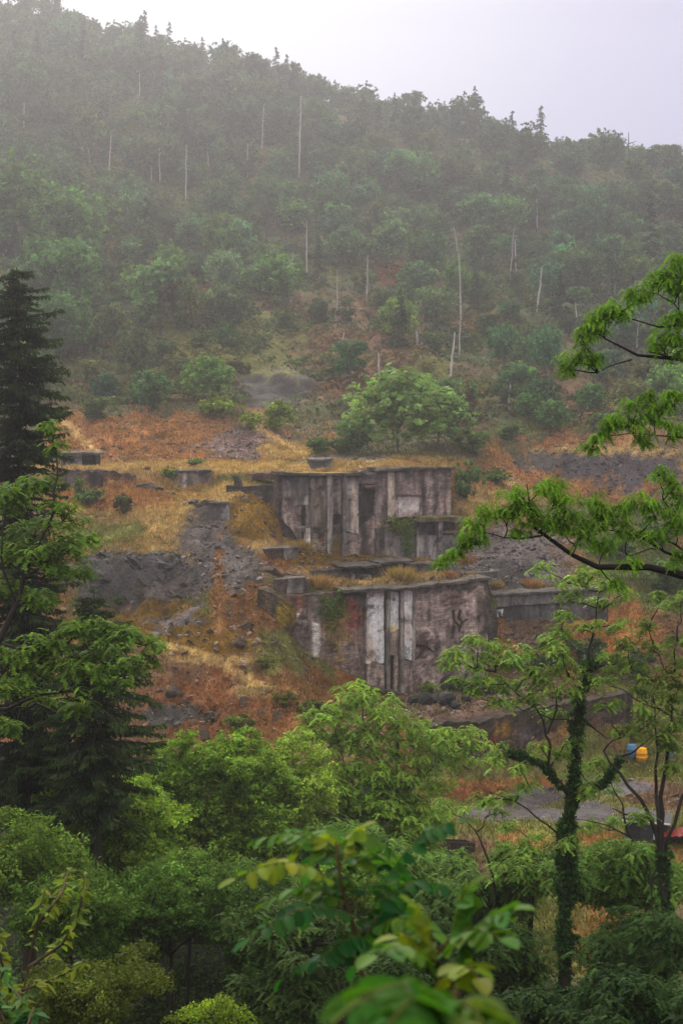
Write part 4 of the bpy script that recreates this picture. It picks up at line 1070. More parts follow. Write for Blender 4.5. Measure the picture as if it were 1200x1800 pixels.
def proto_conifer(seed, h, w, base, dead=0.0):
    rng = np.random.default_rng(seed); mb = MB(); tr = MB()
    tube(tr, wiggle((0, 0, -.6), (0, 0, h), 9, .006, 0, rng), np.linspace(.17, .02, 9), 6, (.1, .085, .075))
    nb = int(h * 7)
    for i in range(nb):
        t = rng.uniform(.14, .985); z = t * h; L = w * .5 * (1 - t) ** .75 * rng.uniform(.6, 1.15) + .15; a = rng.random() * 6.283
        d = np.array([math.cos(a), math.sin(a), 0]); m = int(5 + L * 7)
        tt = np.linspace(.12, 1, m)
        pp = d * (L * tt)[:, None] + [0, 0, z] + np.array([0, 0, 1.]) * (.12 * L * tt - .42 * L * tt ** 2)[:, None]
        if i % 3 == 0: tube(tr, pp[[0, m // 2, -1]], [.03, .02, .01], 3, (.1, .085, .075))
        if rng.random() < dead: continue
        pp = np.repeat(pp, 2, 0) + rng.normal(0, .1, (m * 2, 3))
        u = norml(np.tile(d, (m * 2, 1)) + rng.normal(0, .5, (m * 2, 3)) - [0, 0, .3]); v = norml(np.cross(u, rnd_dirs(m * 2, rng)))
        s = .26 * (.7 + .6 * rng.random(m * 2)); rhombi(mb, pp, u, v, s, s * .34, tints(base, m * 2, .25, .08, rng))
    return mb, tr

protos = {}
def reg(kind, mbs, names=('crown', 'trunk')):
    a = mbs[0].build(names[0], LEAF); b = mbs[1].build(names[1], BARK)
    protos.setdefault(kind, []).append((a, b))
for i, (h, w_t) in enumerate(((9, 7.5), (8, 8.5), (10.5, 7), (7, 7), (9.5, 9), (6, 6.5))):
    reg('broad', proto_broad(100 + i, h, w_t, (.072, .122, .05), 24 + 3 * i))
for i, (h, w_t) in enumerate(((15, 6), (12, 6), (17, 6.5))):
    reg('conifer', proto_conifer(200 + i, h, w_t, (.035, .055, .028), .0 if i < 2 else .35))
for i, (h, w_t) in enumerate(((2.6, 3.4), (2, 3), (3.4, 3.8))):
    reg('bush', proto_broad(300 + i, h, w_t, (.08, .11, .035), 12, .17, .1))
for L_ in protos.values():
    for a, b in L_:
        C.objects.unlink(a); C.objects.unlink(b)

def plant(name, kind, i, p, s, rz, col, label, cat, group, sz=1.0):
    t = thing(name, tuple(p), label, cat, group); t.rotation_euler = (0, 0, rz); t.scale = (s, s, s * sz)
    for q in protos[kind][i % len(protos[kind])]:
        c = q.copy(); C.objects.link(c); c.parent = t
        if q.name.startswith('crown'): c.color = (*col, 1)
    return t

# pale dead trunks: base and tip pixels, label
DT = (((526, 312), (526, 168), 'tallest pale dead trunk on the hazy upper slope, high above the upper ruin'), ((327, 357), (327, 254), 'straight pale dead trunk, tallest of the cluster on the upper left slope'),
      ((282, 326), (282, 260), 'pale dead trunk just left of the tallest one on the upper left slope'), ((267, 322), (268, 284), 'shortest pale dead stump of the upper left cluster'),
      ((435, 316), (435, 252), 'lone slim dead trunk between the upper left cluster and the tallest trunk'), ((512, 526), (511, 442), 'pale dead trunk beside the round yellow green tree in mid slope'),
      ((539, 492), (539, 388), 'slim dead trunk right behind the yellow green tree in mid slope'), ((590, 572), (589, 474), 'pale dead trunk above the reddish clearing in mid slope'),
      ((644, 530), (644, 448), 'clean pale dead trunk standing at the top of the reddish clearing'), ((617, 470), (617, 416), 'short dead trunk just above the reddish clearing'),
      ((810, 562), (810, 448), 'tall pale dead trunk, upper one of a pair in line right of the clearing'), ((806, 632), (806, 552), 'tall pale dead trunk, lower one of a pair in line right of the clearing'),
      ((805, 448), (804, 398), 'faint dead trunk high above the pair in line'), ((745, 560), (745, 504), 'pale dead stump in the middle of the reddish clearing'),
      ((733, 606), (733, 556), 'short dead stump low in the reddish clearing'), ((790, 662), (790, 584), 'bright dead trunk low on the slope above the feathery tree'),
      ((667, 676), (667, 620), 'bright short dead trunk above the left edge of the feathery tree'), ((892, 722), (892, 676), 'short dead trunk low on the slope right of the feathery tree'),
      ((894, 508), (895, 398), 'faint tall dead trunk in the dark woods of the right slope'), ((906, 476), (906, 420), 'shorter dead trunk just right of the faint tall one'),
      ((943, 548), (944, 470), 'bright dead trunk before the dark round trees of the right slope'), ((944, 404), (945, 350), 'faint dead trunk high in the woods of the right slope'),
      ((1070, 514), (1071, 420), 'left one of the twin dead trunks in the woods at the right'), ((1080, 518), (1081, 420), 'right one of the twin dead trunks in the woods at the right'),
      ((1015, 590), (1015, 532), 'slim dead trunk under a small round green crown'), ((1118, 616), (1118, 560), 'dead trunk seen between the near branches at the right'),
      ((245, 168), (245, 128), 'thin dead trunk near the top of the left slope'), ((192, 302), (192, 234), 'thin dead trunk low in the woods of the upper left'),
      ((367, 292), (366, 222), 'faint dead trunk above the upper left cluster'), ((158, 284), (158, 220), 'faint dead trunk at the far left of the upper slope'),
      ((460, 262), (460, 184), 'faint dead trunk high up left of the tallest trunk'), ((703, 694), (703, 668), 'short dead stub poking above the feathery tree'),
      ((598, 612), (598, 584), 'little dead stub low in the reddish clearing'), ((42, 224), (42, 180), 'thin dead trunk close to the left edge of the upper slope'))
dead_px = []
for (bx, by), (tx, ty), lab in DT:
    g = ground(bx, by, 180)
    if g is None: continue
    top = P(tx, ty, g[1] + .5); h = top[2] - g[2]; dead_px.append((bx, by, ty, g[1]))
    mb = MB(); n_ = 12; rr = np.linspace(.2, .07, n_) * (.75 + .5 * R.random()); top = top + R.normal(0, .35, 3) * [1, 0, 0]
    tube(mb, wiggle(g - [0, 0, .5], top, n_, .008), rr, 7, np.array((.42, .38, .35)) * R.uniform(.7, 1.2))
    for k in range(int(h * 2.4)):
        z = g + (top - g) * R.uniform(.3, .97); a = R.random() * 6.28; l_ = R.uniform(.25, 1.1) * (1.6 if R.random() < .12 else 1)
        tube(mb, [z, z + np.array([math.cos(a) * l_, math.sin(a) * l_, R.uniform(-.1, .3)])], [.04, .015], 3, (.3, .27, .25))
    o = mb.build('dead_tree', BARK, origin=g); tag(o, lab, 'dead tree', 'dead trunks on the far hillside')
g = ground(668, 580, 180); mb = MB(); tube(mb, [g - [0, 0, .2], P(687, 556, g[1] + .5)], [.2, .1], 6, (.4, .36, .33)); tag(mb.build('dead_tree', BARK, origin=g), 'leaning dead trunk tilted to the right over the reddish clearing', 'dead tree', 'dead trunks on the far hillside')

placed = []
G_ = (1.0, 1.0, 1.0)
def hand(kind, i, px, py, wpx, col, name, label, cat, group=None, hz=1.0, d0=150):
    """a tree of its own look: foot pixel, crown width in pixels"""
    g = ground(px, py, d0)
    if g is None: return
    w0 = {'broad': (7.5, 8.5, 7, 7, 9, 6.5), 'conifer': (6, 6, 6.5), 'bush': (3.4, 3, 3.8)}[kind]; w0 = w0[i % len(w0)]
    s = wpx / F * g[1] / w0
    plant(name, kind, i, g, s, R.random() * 6.28, col, label, cat, group, hz)
    placed.append((px, py, wpx, g[1]))
for a in (('broad', 1, 700, 800, 190, (2.3, 2.15, 1.5), 'feathery_tree', 'wide feathery light green tree on the plateau behind the upper ruin', 'tree', None, .85), ('broad', 4, 770, 790, 120, (2.0, 1.95, 1.4), 'feathery_tree', 'smaller feathery tree touching the right side of the wide one', 'tree', None, .8),
          ('broad', 3, 625, 800, 70, (1.7, 1.8, 1.6), 'bush', 'light green bush left of the wide feathery tree', 'bush'), ('bush', 0, 820, 880, 70, (1.2, 1.5, 1.2), 'bush', 'round green bush against the right end of the upper ruin', 'bush', None, 1.3, 130),
          ('broad', 0, 282, 592, 110, (1.25, 1.5, 1.2), 'tree', 'large rounded green tree alone on the left slope', 'tree'), ('broad', 3, 490, 532, 84, (1.5, 1.8, .9), 'tree', 'round yellow green tree in mid slope beside dead trunks', 'tree'),
          ('broad', 2, 516, 412, 58, (1.9, 2.0, 1.2), 'tree', 'small bright green tree on the slope below the tallest dead trunk', 'tree', None, .7), ('broad', 1, 364, 712, 92, (1.5, 1.75, .9), 'tree', 'bright green bushy tree at the foot of the left slope', 'tree'),
          ('broad', 3, 266, 724, 72, (.95, 1.35, 1.15), 'tree', 'rounded mid green tree left of the bright bushy one', 'tree'), ('broad', 5, 186, 706, 52, (.45, .9, 1.1), 'tree', 'small dark teal tree on the left slope', 'tree'),
          ('bush', 1, 380, 735, 60, (2.1, 2.1, .9), 'bush', 'bright yellow green bush at the top of the spoil heap', 'bush'), ('bush', 0, 440, 758, 44, (2.6, 2.5, .7), 'bush', 'small yellow bush right of the spoil heap top', 'bush'),
          ('bush', 2, 487, 762, 68, (2.4, 2.4, 1.0), 'bush', 'larger yellow green bush beside the small yellow one', 'bush'), ('bush', 1, 345, 818, 30, (1.1, 1.6, .9), 'bush', 'small green bush at the foot of the spoil heap', 'bush', None, .6, 135),
          ('bush', 0, 300, 848, 36, (1.0, 1.5, .9), 'bush', 'small green bush among the low ruined walls', 'bush', None, 1, 130), ('bush', 2, 217, 905, 38, (.7, .65, .6), 'bush', 'dark brown green shrub on the straw grass slope', 'bush', None, 1.1, 120),
          ('bush', 1, 160, 888, 60, (.9, 1.1, .8), 'bush', 'wide green shrub under the mossy brick wall', 'bush', None, .7, 120), ('bush', 2, 140, 872, 24, (1.2, 1.5, .8), 'bush', 'little upright shrub against the mossy brick wall', 'bush', None, 1.6, 120),
          ('broad', 4, 105, 640, 120, (.9, 1.2, .9), 'tree', 'broad green tree above the bunker', 'tree'), ('broad', 1, 100, 560, 150, (.95, 1.3, .9), 'tree', 'massive rounded green tree behind the spruce', 'tree'), ('broad', 2, 30, 470, 130, (1.2, 1.4, .7), 'tree', 'big olive crown at the left edge of the slope', 'tree'),
          ('broad', 4, 120, 480, 140, (1.15, 1.35, .8), 'tree', 'big olive crown beside the one at the left edge', 'tree'), ('broad', 0, 615, 680, 70, (.7, 1.0, .9), 'tree', 'dark green tree low on the slope above the hut', 'tree'), ('broad', 3, 560, 800, 40, (1.1, 1.3, .8), 'bush', 'green bush behind the square hut', 'bush', None, .8),
          ('broad', 3, 1015, 536, 46, (1.6, 1.9, 1.3), 'tree', 'small round green crown over a slim dead trunk', 'tree', None, .7), ('broad', 4, 720, 350, 100, (.9, 1.3, 1.05), 'tree', 'minty green tree high on the hazy slope', 'tree', None, .8), ('broad', 1, 845, 410, 90, (.9, 1.3, 1.1), 'tree', 'minty green tree on the hazy slope right of the other minty one', 'tree', None, .8),
          ('broad', 1, 816, 262, 84, (.5, .6, .5), 'tree', 'tallest dark tree standing up from the ridge line', 'tree', None, 1.15), ('broad', 4, 872, 280, 66, (.5, .62, .52), 'tree', 'dark tree on the ridge just right of the tallest one', 'tree', None, 1.0), ('broad', 4, 1063, 305, 70, (.6, .75, .6), 'tree', 'round dark tree on the ridge beside a dead snag', 'tree', None, 1.0),
          ('conifer', 2, 694, 242, 30, (.5, .6, .5), 'conifer', 'sparse conifer with bare tip on the ridge', 'tree'), ('conifer', 1, 637, 226, 30, (.5, .6, .5), 'conifer', 'pointed conifer on the ridge left of the sparse one', 'tree'), ('broad', 0, 725, 260, 60, (.6, .7, .6), 'tree', 'low rounded tree on the ridge between sparse conifer and tallest tree', 'tree'),
          ('broad', 2, 930, 300, 60, (.5, .62, .52), 'tree', 'dark rounded tree on the ridge in the dip right of the tallest trees', 'tree', None, .9), ('broad', 3, 1000, 310, 60, (.6, .7, .6), 'tree', 'low dark tree on the ridge left of the round one', 'tree', None, .7), ('broad', 5, 970, 760, 60, (1.3, 1.6, 1.2), 'tree', 'light green tree at the foot of the right slope', 'tree'),
          ('broad', 3, 930, 740, 50, (1.1, 1.5, 1.0), 'tree', 'pale green tree beside the one at the foot of the right slope', 'tree'), ('broad', 1, 800, 740, 80, (1.1, 1.4, 1.1), 'tree', 'green tree rising behind the smaller feathery tree', 'tree')):
    hand(*a)
g = ground(1105, 300, 300)
if g is not None:
    mb = MB(); top = P(1104, 232, g[1]); tube(mb, wiggle(g, top, 8, .01), np.linspace(.35, .08, 8), 6, (.06, .055, .05))
    for px, py, z in ((1118, 248, .7), (1096, 246, .62), (1112, 262, .5)): tube(mb, [g + (top - g) * z, P(px, py, g[1])], [.15, .05], 4, (.06, .055, .05))
    tag(mb.build('dead_snag', BARK, origin=g), 'dark forked dead snag on the ridge at the right', 'dead tree')

def blocked(px, py, wpx, hpx, D):
    for bx, by, ty, dd in dead_px:
        if D < dd - 1 and abs(px - bx) < wpx * .5 + 4 and py - hpx * 1.35 < by - 6 and py > ty + (by - ty) * .2: return True
    for x, y, w_2, dd in placed[:42]:
        if D < dd - .5 and abs(px - x) < (wpx + w_2) * .42 and py - hpx < y - w_2 * .15 and py > y - w_2: return True
    return False

ind = []; tries = 0; others = []
while tries < 26000 and len(ind) < 1150:
    tries += 1
    y = 178 + 275 * R.random() ** .75; x = R.uniform(-.27, .27) * y
    if y > 450: continue
    z = H(x, y); px, py = proj(np.array([x, y, z])); px, py = float(px[0]), float(py[0])
    d = .28 + .95 * float(fbm(np.array([x / 26]), np.array([y / 26]), 131, 3)[0])
    if py < 420: d = 1.0
    if 430 < px < 700 and 480 < py < 690: d *= .22
    if 650 < px < 900 and 440 < py < 680: d *= .45
    if py > 690: d *= .35 if px > 560 else .12
    if py > 610 and 150 < px < 560: d *= .3
    if R.random() > d: continue
    small = R.random() < (.15 if py < 430 else .5)
    con = (not small) and R.random() < (.06 if (py < 330 and 350 < px < 760) else .03)
    s = R.uniform(.62, 1.12) * (.8 if py > 560 else 1)
    if small: s = R.uniform(.7, 1.5)
    wm = (3.4 if small else 4.5 if con else 7.6) * s; hm = (2.8 if small else 14 if con else 8.5) * s
    wp = wm / y * F; hp = hm / y * F
    if px < -60 or px > 1260: continue
    if any(abs(px - q[0]) < (wp + q[2]) * .215 and abs(py - q[1]) < (wp + q[2]) * .12 for q in ind): continue
    if blocked(px, py, wp, hp, y): continue
    ind.append((px, py, wp, x, y, z, s, small, con))
def look(px, py):
    if py < 330: return 'ridge'
    if px < 420: return 'left'
    if px > 820: return 'right'
    return 'mid'
LAB = {'ridge': ('dark tree in the hazy woods between ridge and upper slope', 'trees of the ridge and upper slope'), 'left': ('green tree among the dense woods of the left slope', 'trees of the left slope'),
       'right': ('dark green tree among the woods of the right slope', 'trees of the right slope'), 'mid': ('green tree scattered over the middle of the far slope', 'trees of the middle slope')}
ind.sort(key=lambda q: -q[2])
for k, q in enumerate(ind[:262]):
    px, py, wp, x, y, z, s, small, con = q
    zone_ = look(px, py); lab, grp = LAB[zone_]
    kind = 'bush' if small else 'conifer' if con else 'broad'
    v = math.exp(R.normal(0, .25)); hue = R.normal(0, .12); tl = R.random()
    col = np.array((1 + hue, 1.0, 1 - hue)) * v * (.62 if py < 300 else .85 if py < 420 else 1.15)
    col = col * (1 + R.normal(0, .1, 3))
    if tl < .12: col = col * (1.5, 1.5, .8)
    elif tl > .88: col = col * (1.25, .85, .75)
    elif tl < .3: col = col * (.75, 1.1, 1.25)
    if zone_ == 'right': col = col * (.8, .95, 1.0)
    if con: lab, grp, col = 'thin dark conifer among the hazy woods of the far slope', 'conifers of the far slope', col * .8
    elif small: lab, grp = 'low rounded bush scattered over the far slope', 'bushes of the far slope'
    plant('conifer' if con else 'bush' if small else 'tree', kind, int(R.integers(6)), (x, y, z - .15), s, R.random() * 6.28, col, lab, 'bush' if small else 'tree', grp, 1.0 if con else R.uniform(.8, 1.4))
# woods beyond and around: one mass
mbw = MB()
def bake(kind, i, p, s, rz, col):
    for q in protos[kind][i % len(protos[kind])][:1]:
        me = q.data; n_ = len(me.vertices); co = np.empty(n_ * 3, np.float32); me.vertices.foreach_get('co', co); co = co.reshape(-1, 3).astype(float)
        cl_ = np.empty(n_ * 4, np.float32); me.color_attributes['col'].data.foreach_get('color', cl_); cl_ = cl_.reshape(-1, 4)[:, :3]
        c_a, s_a = math.cos(rz), math.sin(rz); co = co @ np.array([[c_a, s_a, 0], [-s_a, c_a, 0], [0, 0, 1]]) * s + p
        mbw.add(co, np.arange(n_).reshape(-1, 4), cl_ * col)
rest = ind[262:]
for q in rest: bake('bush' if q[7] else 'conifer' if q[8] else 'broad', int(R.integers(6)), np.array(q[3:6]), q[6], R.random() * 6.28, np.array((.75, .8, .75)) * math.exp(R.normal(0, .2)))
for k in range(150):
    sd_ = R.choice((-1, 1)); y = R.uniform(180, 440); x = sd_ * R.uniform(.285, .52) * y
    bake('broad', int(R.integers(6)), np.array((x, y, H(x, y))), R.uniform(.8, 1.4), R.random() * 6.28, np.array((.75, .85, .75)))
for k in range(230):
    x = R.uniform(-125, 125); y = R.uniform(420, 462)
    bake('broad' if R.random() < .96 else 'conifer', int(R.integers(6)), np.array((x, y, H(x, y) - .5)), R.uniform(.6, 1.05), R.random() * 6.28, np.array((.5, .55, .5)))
tag(mbw.build('woodland', LEAF), 'far woods filling the ridge and the valley sides', 'woods', kind='stuff')

# outcrops, shrubs and tufts on the quarry slopes
for k, (px, py, r, lab) in enumerate(((125, 1005, 1.3, 0), (160, 985, 1.0, 0), (200, 978, 1.5, 0), (245, 985, 1.2, 0), (290, 982, 1.4, 0), (325, 1000, 1.0, 0), (150, 1050, 1.2, 0), (225, 1050, 1.1, 0), (300, 1050, 1.0, 0), (260, 1020, 1.6, 0), (180, 1020, 1.3, 0),
                                     (455, 1010, 1.0, 1), (480, 1060, .9, 1), (440, 1105, 1.1, 1), (470, 1135, .8, 1), (400, 1065, .9, 1), (420, 1130, .8, 1), (330, 1245, 1.1, 2), (385, 1262, 1.2, 2), (300, 1215, .9, 2), (430, 1235, .9, 2), (350, 1290, 1.0, 2), (270, 1250, .9, 2), (480, 1265, .8, 2), (340, 885, .8, 3), (300, 868, .6, 3), (425, 880, .7, 3))):
    g = ground(px, py, 95, 150)
    if g is None: continue
    mb = MB(); rock_mesh(mb, np.zeros(3), r, ((.05, .045, .045), (.05, .036, .024), (.04, .028, .02), (.08, .06, .045))[lab], sub=3, sq=.62)
    v = mb.v[0]; v += n3(v + k * 7, 1.3, k) * r * .9 + n3(v + k * 3, 4, k) * .3 * r
    o = mb.build('rock_outcrop', ROCK); o.location = (g[0], g[1] + r * .35, g[2] - r * .12)
    tag(o, ('grey slate outcrop forming the cliff under the straw grass slope', 'dark brown rock jutting from the mossy bank beside the lower wall', 'dark rock lump in the rusty mound at the slope foot', 'small stone lump on the straw grass below the low walls')[lab], 'rock', ('slate cliff outcrops', 'rocks in the mossy bank', 'rocks in the rusty mound', 'stones on the straw grass')[lab])
for k, (px, py, wpx, col, lab) in enumerate(((500, 1240, 50, (1.3, 1.0, .5), 'olive brown shrub left of the lower wall foot'), (575, 1262, 56, (1.2, 1.05, .5), 'wide olive shrub straight below the left half of the lower wall'), (625, 1246, 30, (1.1, .8, .5), 'brownish shrub close to the white strips foot'),
                                            (470, 1175, 44, (1.3, 1.1, .5), 'small olive shrub on the ridge left of the lower wall'), (545, 1255, 60, (1.1, 1.0, .5), 'dull green shrub above the central locust crown'), (420, 1290, 50, (1.2, 1.2, .5), 'olive shrub at the foot of the rusty mound'),
                                            (205, 1062, 34, (.6, .9, .6), 'dark green shrub clinging under the slate cliff'), (165, 1045, 30, (.55, .85, .6), 'small dark shrub left of the one under the slate cliff'), (640, 1242, 40, (1.4, 1.5, .6), 'light green shrub at the left end of the terrace'),
                                            (812, 1216, 44, (1.4, 1.7, .7), 'fresh green weeds in front of the lower wall right half'), (850, 1214, 40, (1.3, 1.7, .7), 'fresh green weeds under the lower wall right corner'), (755, 1222, 36, (1.4, 1.6, .6), 'low green weeds at the foot of the lower wall'),
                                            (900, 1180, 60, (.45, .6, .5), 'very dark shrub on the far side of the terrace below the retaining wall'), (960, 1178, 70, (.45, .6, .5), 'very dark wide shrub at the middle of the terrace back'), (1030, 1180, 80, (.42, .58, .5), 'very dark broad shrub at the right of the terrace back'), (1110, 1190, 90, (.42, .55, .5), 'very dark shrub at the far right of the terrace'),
                                            (595, 796, 56, (1.2, 1.4, .8), 'dull green bush on the plateau between hut and feathery tree'), (830, 800, 60, (1.1, 1.3, .8), 'dull green bush right of the smaller feathery tree'), (900, 775, 60, (1.0, 1.3, .9), 'green bush at the left end of the dark slate cliff'), (870, 850, 60, (1.1, 1.3, .7), 'olive bush between the upper ruin and the slate cliff'),
                                            (1060, 760, 50, (.9, 1.2, .9), 'green bush above the dark slate cliff'), (1150, 960, 90, (.8, 1.1, .7), 'green thicket on the grassy slope at the right edge'), (1080, 980, 80, (.8, 1.1, .7), 'green thicket on the grassy slope behind the ivy clad tree'), (1170, 1040, 80, (.7, 1.0, .65), 'darker thicket low on the grassy slope at the right edge'),
                                            (250, 705, 60, (.9, 1.1, .8), 'green bush at the wood edge above the left spoil heap'), (320, 700, 50, (1.0, 1.1, .7), 'olive bush at the wood edge above the left spoil heap'), (170, 740, 60, (.8, 1.0, .7), 'dull bush above the bunker'))):
    g = ground(px, py, 95)
    if g is None: continue
    s_ = wpx / F * g[1] / 3.4
    plant('bush', 'bush', k, g - [0, 0, .15], s_, k * 1.3, np.array(col), lab, 'bush', None, .8)
for px, py, w_2, col, lab in ((815, 992, 34, (.36, .17, .07), 'big rusty grass tuft between gravel mound and lower wall'), (705, 1016, 40, (.36, .25, .08), 'straw coloured grass tuft on the lower wall top above the strips'), (788, 1014, 22, (.34, .17, .08), 'rusty grass tuft on the lower wall top right'), (930, 1034, 34, (.34, .18, .07), 'rusty grass tuft above the retaining wall'),
                              (893, 912, 40, (.42, .3, .12), 'pale straw tuft on the crest of the gravel mound'), (872, 1030, 18, (.36, .25, .08), 'small straw tuft at the retaining wall corner'), (560, 1030, 40, (.36, .22, .08), 'orange grass tuft at the left of the ledge'), (530, 965, 30, (.36, .24, .08), 'straw grass tuft by the foot of the upper ruin')):
    g = ground(px, py, 110)
    if g is None: continue
    n_ = 900; R2 = np.random.default_rng(px); wm = w_2 / F * g[1] * .5
    q = R2.normal(0, .42, (n_, 2)) * wm; b0 = np.stack([q[:, 0], q[:, 1] * .6, 0 * q[:, 0] - .1], 1); h = wm * R2.uniform(.5, 1.3, n_)
    tip = b0 + np.stack([q[:, 0] * .8, q[:, 1] * .5, h], 1) + R2.normal(0, .08, (n_, 3)); az = R2.random(n_) * 6.28; sdv = np.stack([np.cos(az), np.sin(az), 0 * az], 1) * .035
    mb = MB(); V = np.stack([b0 - sdv, b0 + sdv, tip], 1).reshape(-1, 3); mb.add(V, np.arange(n_ * 3).reshape(n_, 3), np.repeat(tints(col, n_, .3, .1, R2), 3, 0))
    o = mb.build('grass_tuft', DRY); o.location = tuple(g); tag(o, lab, 'grass tuft', 'grass tufts on the ruins')

# ------------------------------------------------------------------ trees and shrubs of the near slope
FR = np.random.default_rng(77)
def to_w(px, py, D): return P(px, py, D)

def fg_tree(name, label, cat, D, trunk, limbs=(), pads=(), masses=(), kind='locust', base=(.11, .19, .04), dome=.42, fill=1.0, bark=(.05, .042, .036), ivy=(), twig=.02, spread=1.0,
            nf=15, leaf=.075, group=None, droop=.75, leaflets=6, matl=None, root=None, smallest=5):
    rng = FR
    base = np.asarray(base) * (1.08, 1.14, .75) * (1.0 if D < 20 else 1.25 if D > 45 else 1.0)
    T = MB(); cr_ = MB(); skel = []
    if kind == 'leafy': fill *= 1.25; leaf *= 1.2; base = np.asarray(base) * (1.5, 1.3, 1.0)
    def poly(pl):
        q = np.array([P(a[0], a[1], a[3] if len(a) > 3 else D) for a in pl]); r = np.array([a[2] for a in pl])
        t_ = np.concatenate([[0], np.cumsum(np.linalg.norm(np.diff(q, axis=0), axis=1))]); m = max(4, int(t_[-1] / .5) + 2)
        s_ = np.linspace(0, t_[-1], m)
        p = np.stack([np.interp(s_, t_, q[:, k]) for k in range(3)], 1)
        p[1:-1] += rng.normal(0, .035, (m - 2, 3))
        return p, np.interp(s_, t_, r)
    for k, pl in enumerate([trunk] + list(limbs)):
        p, r = poly(pl)
        if k == 0:
            b = root if root is not None else (p[0][0], p[0][1]); zb = H(b[0], b[1]) - .3
            if p[0][2] > zb: 
                foot = np.array([b[0], b[1], zb]); ex = wiggle(foot, p[0], 6, .02, 0, rng)[:-1]
                p = np.concatenate([ex, p]); r = np.concatenate([np.linspace(r[0] * 1.35, r[0] * 1.02, 5), r])
            origin = np.array([p[0][0], p[0][1], zb + .3])
        tube(T, p, r, 8, bark); skel.append(p)
    S = np.concatenate(skel)
    P_ = []
    for a in pads: P_.append((a[0], a[1], a[2], a[3] if len(a) > 3 else a[2] * .6, D + (a[4] if len(a) > 4 else rng.normal(0, .5 * spread))))
    for cx, cy, RX, RY, n, r in masses:
        for _ in range(int(n * (1.7 if D > 45 else 1.3))):
            a = rng.random() * 6.283; q = rng.random() ** .5
            P_.append((cx + RX * q * math.cos(a), cy + RY * q * math.sin(a), r * rng.uniform(.7, 1.25), r * .62 * rng.uniform(.7, 1.2), D + rng.normal(0, 1.2 * spread)))
    cents = []
    for px, py, rx, ry, d in P_:
        c = P(px, py, d); mx_, my_ = rx / F * d, ry / F * d
        n = max(3, int(fill * 4.2 * mx_ * my_ / dome ** 2 + 2.5))
        k = rnd_dirs(n, rng) * (rng.random((n, 1)) ** .4) * [mx_, mx_ * .9, my_]
        ce = c + k; cents.append(ce)
        # limb from the skeleton, below and near
        dd = np.linalg.norm(S - c, axis=1) + 1.2 * np.maximum(S[:, 2] - c[2] + .2, 0) * 2
        a = S[np.argmin(dd)]; L = np.linalg.norm(c - a)
        if L > .15:
            w = wiggle(a, c - [0, 0, my_ * .5], 6, .07, .03, rng); r0 = min(.09, twig + .014 * L)
            tube(T, w, np.linspace(r0, twig * .7, 6), 5, bark); S = np.concatenate([S, w[2:]])
        for e_ in ce[:smallest]: tube(T, wiggle(c - [0, 0, my_ * .5], e_, 4, .08, .05, rng), np.linspace(twig * .7, twig * .3, 4), 3, bark)
    cents = np.concatenate(cents)
    if kind == 'locust': frond_domes(cr_, cents, dome, nf, base, rng, leaflets=leaflets, droop=droop)
    else: leaf_cloud(cr_, cents, dome, nf, leaf, base, rng, .75, .35, .5, .28)
    t = thing(name, tuple(origin), label, cat, group)
    cr_.build('crown', matl or LEAF, t, origin=origin)
    T.build('trunk', BARK, t, True, origin=origin)
    if ivy:
        iv = MB()
        for pl, rad_, n in ivy:
            p, _ = poly([(a[0], a[1], 0, D) for a in pl]); k = rng.integers(0, len(p), n); pp = p[k] + (p[np.minimum(k + 1, len(p) - 1)] - p[k]) * rng.random((n, 1))
            lump = .35 + 1.5 * vnoise(pp[:, 2] * 1.9, pp[:, 0] * 2.3, 7)
            pp = pp + rnd_dirs(n, rng) * (rad_ * lump * rng.random(n) ** .5)[:, None] * [1, 1, .8]
            leaf_cloud(iv, pp, .13, 9, .055, (.034, .08, .02), rng, .8, .4, .75)
        iv.build('ivy', LEAF, t, origin=origin)
    return t

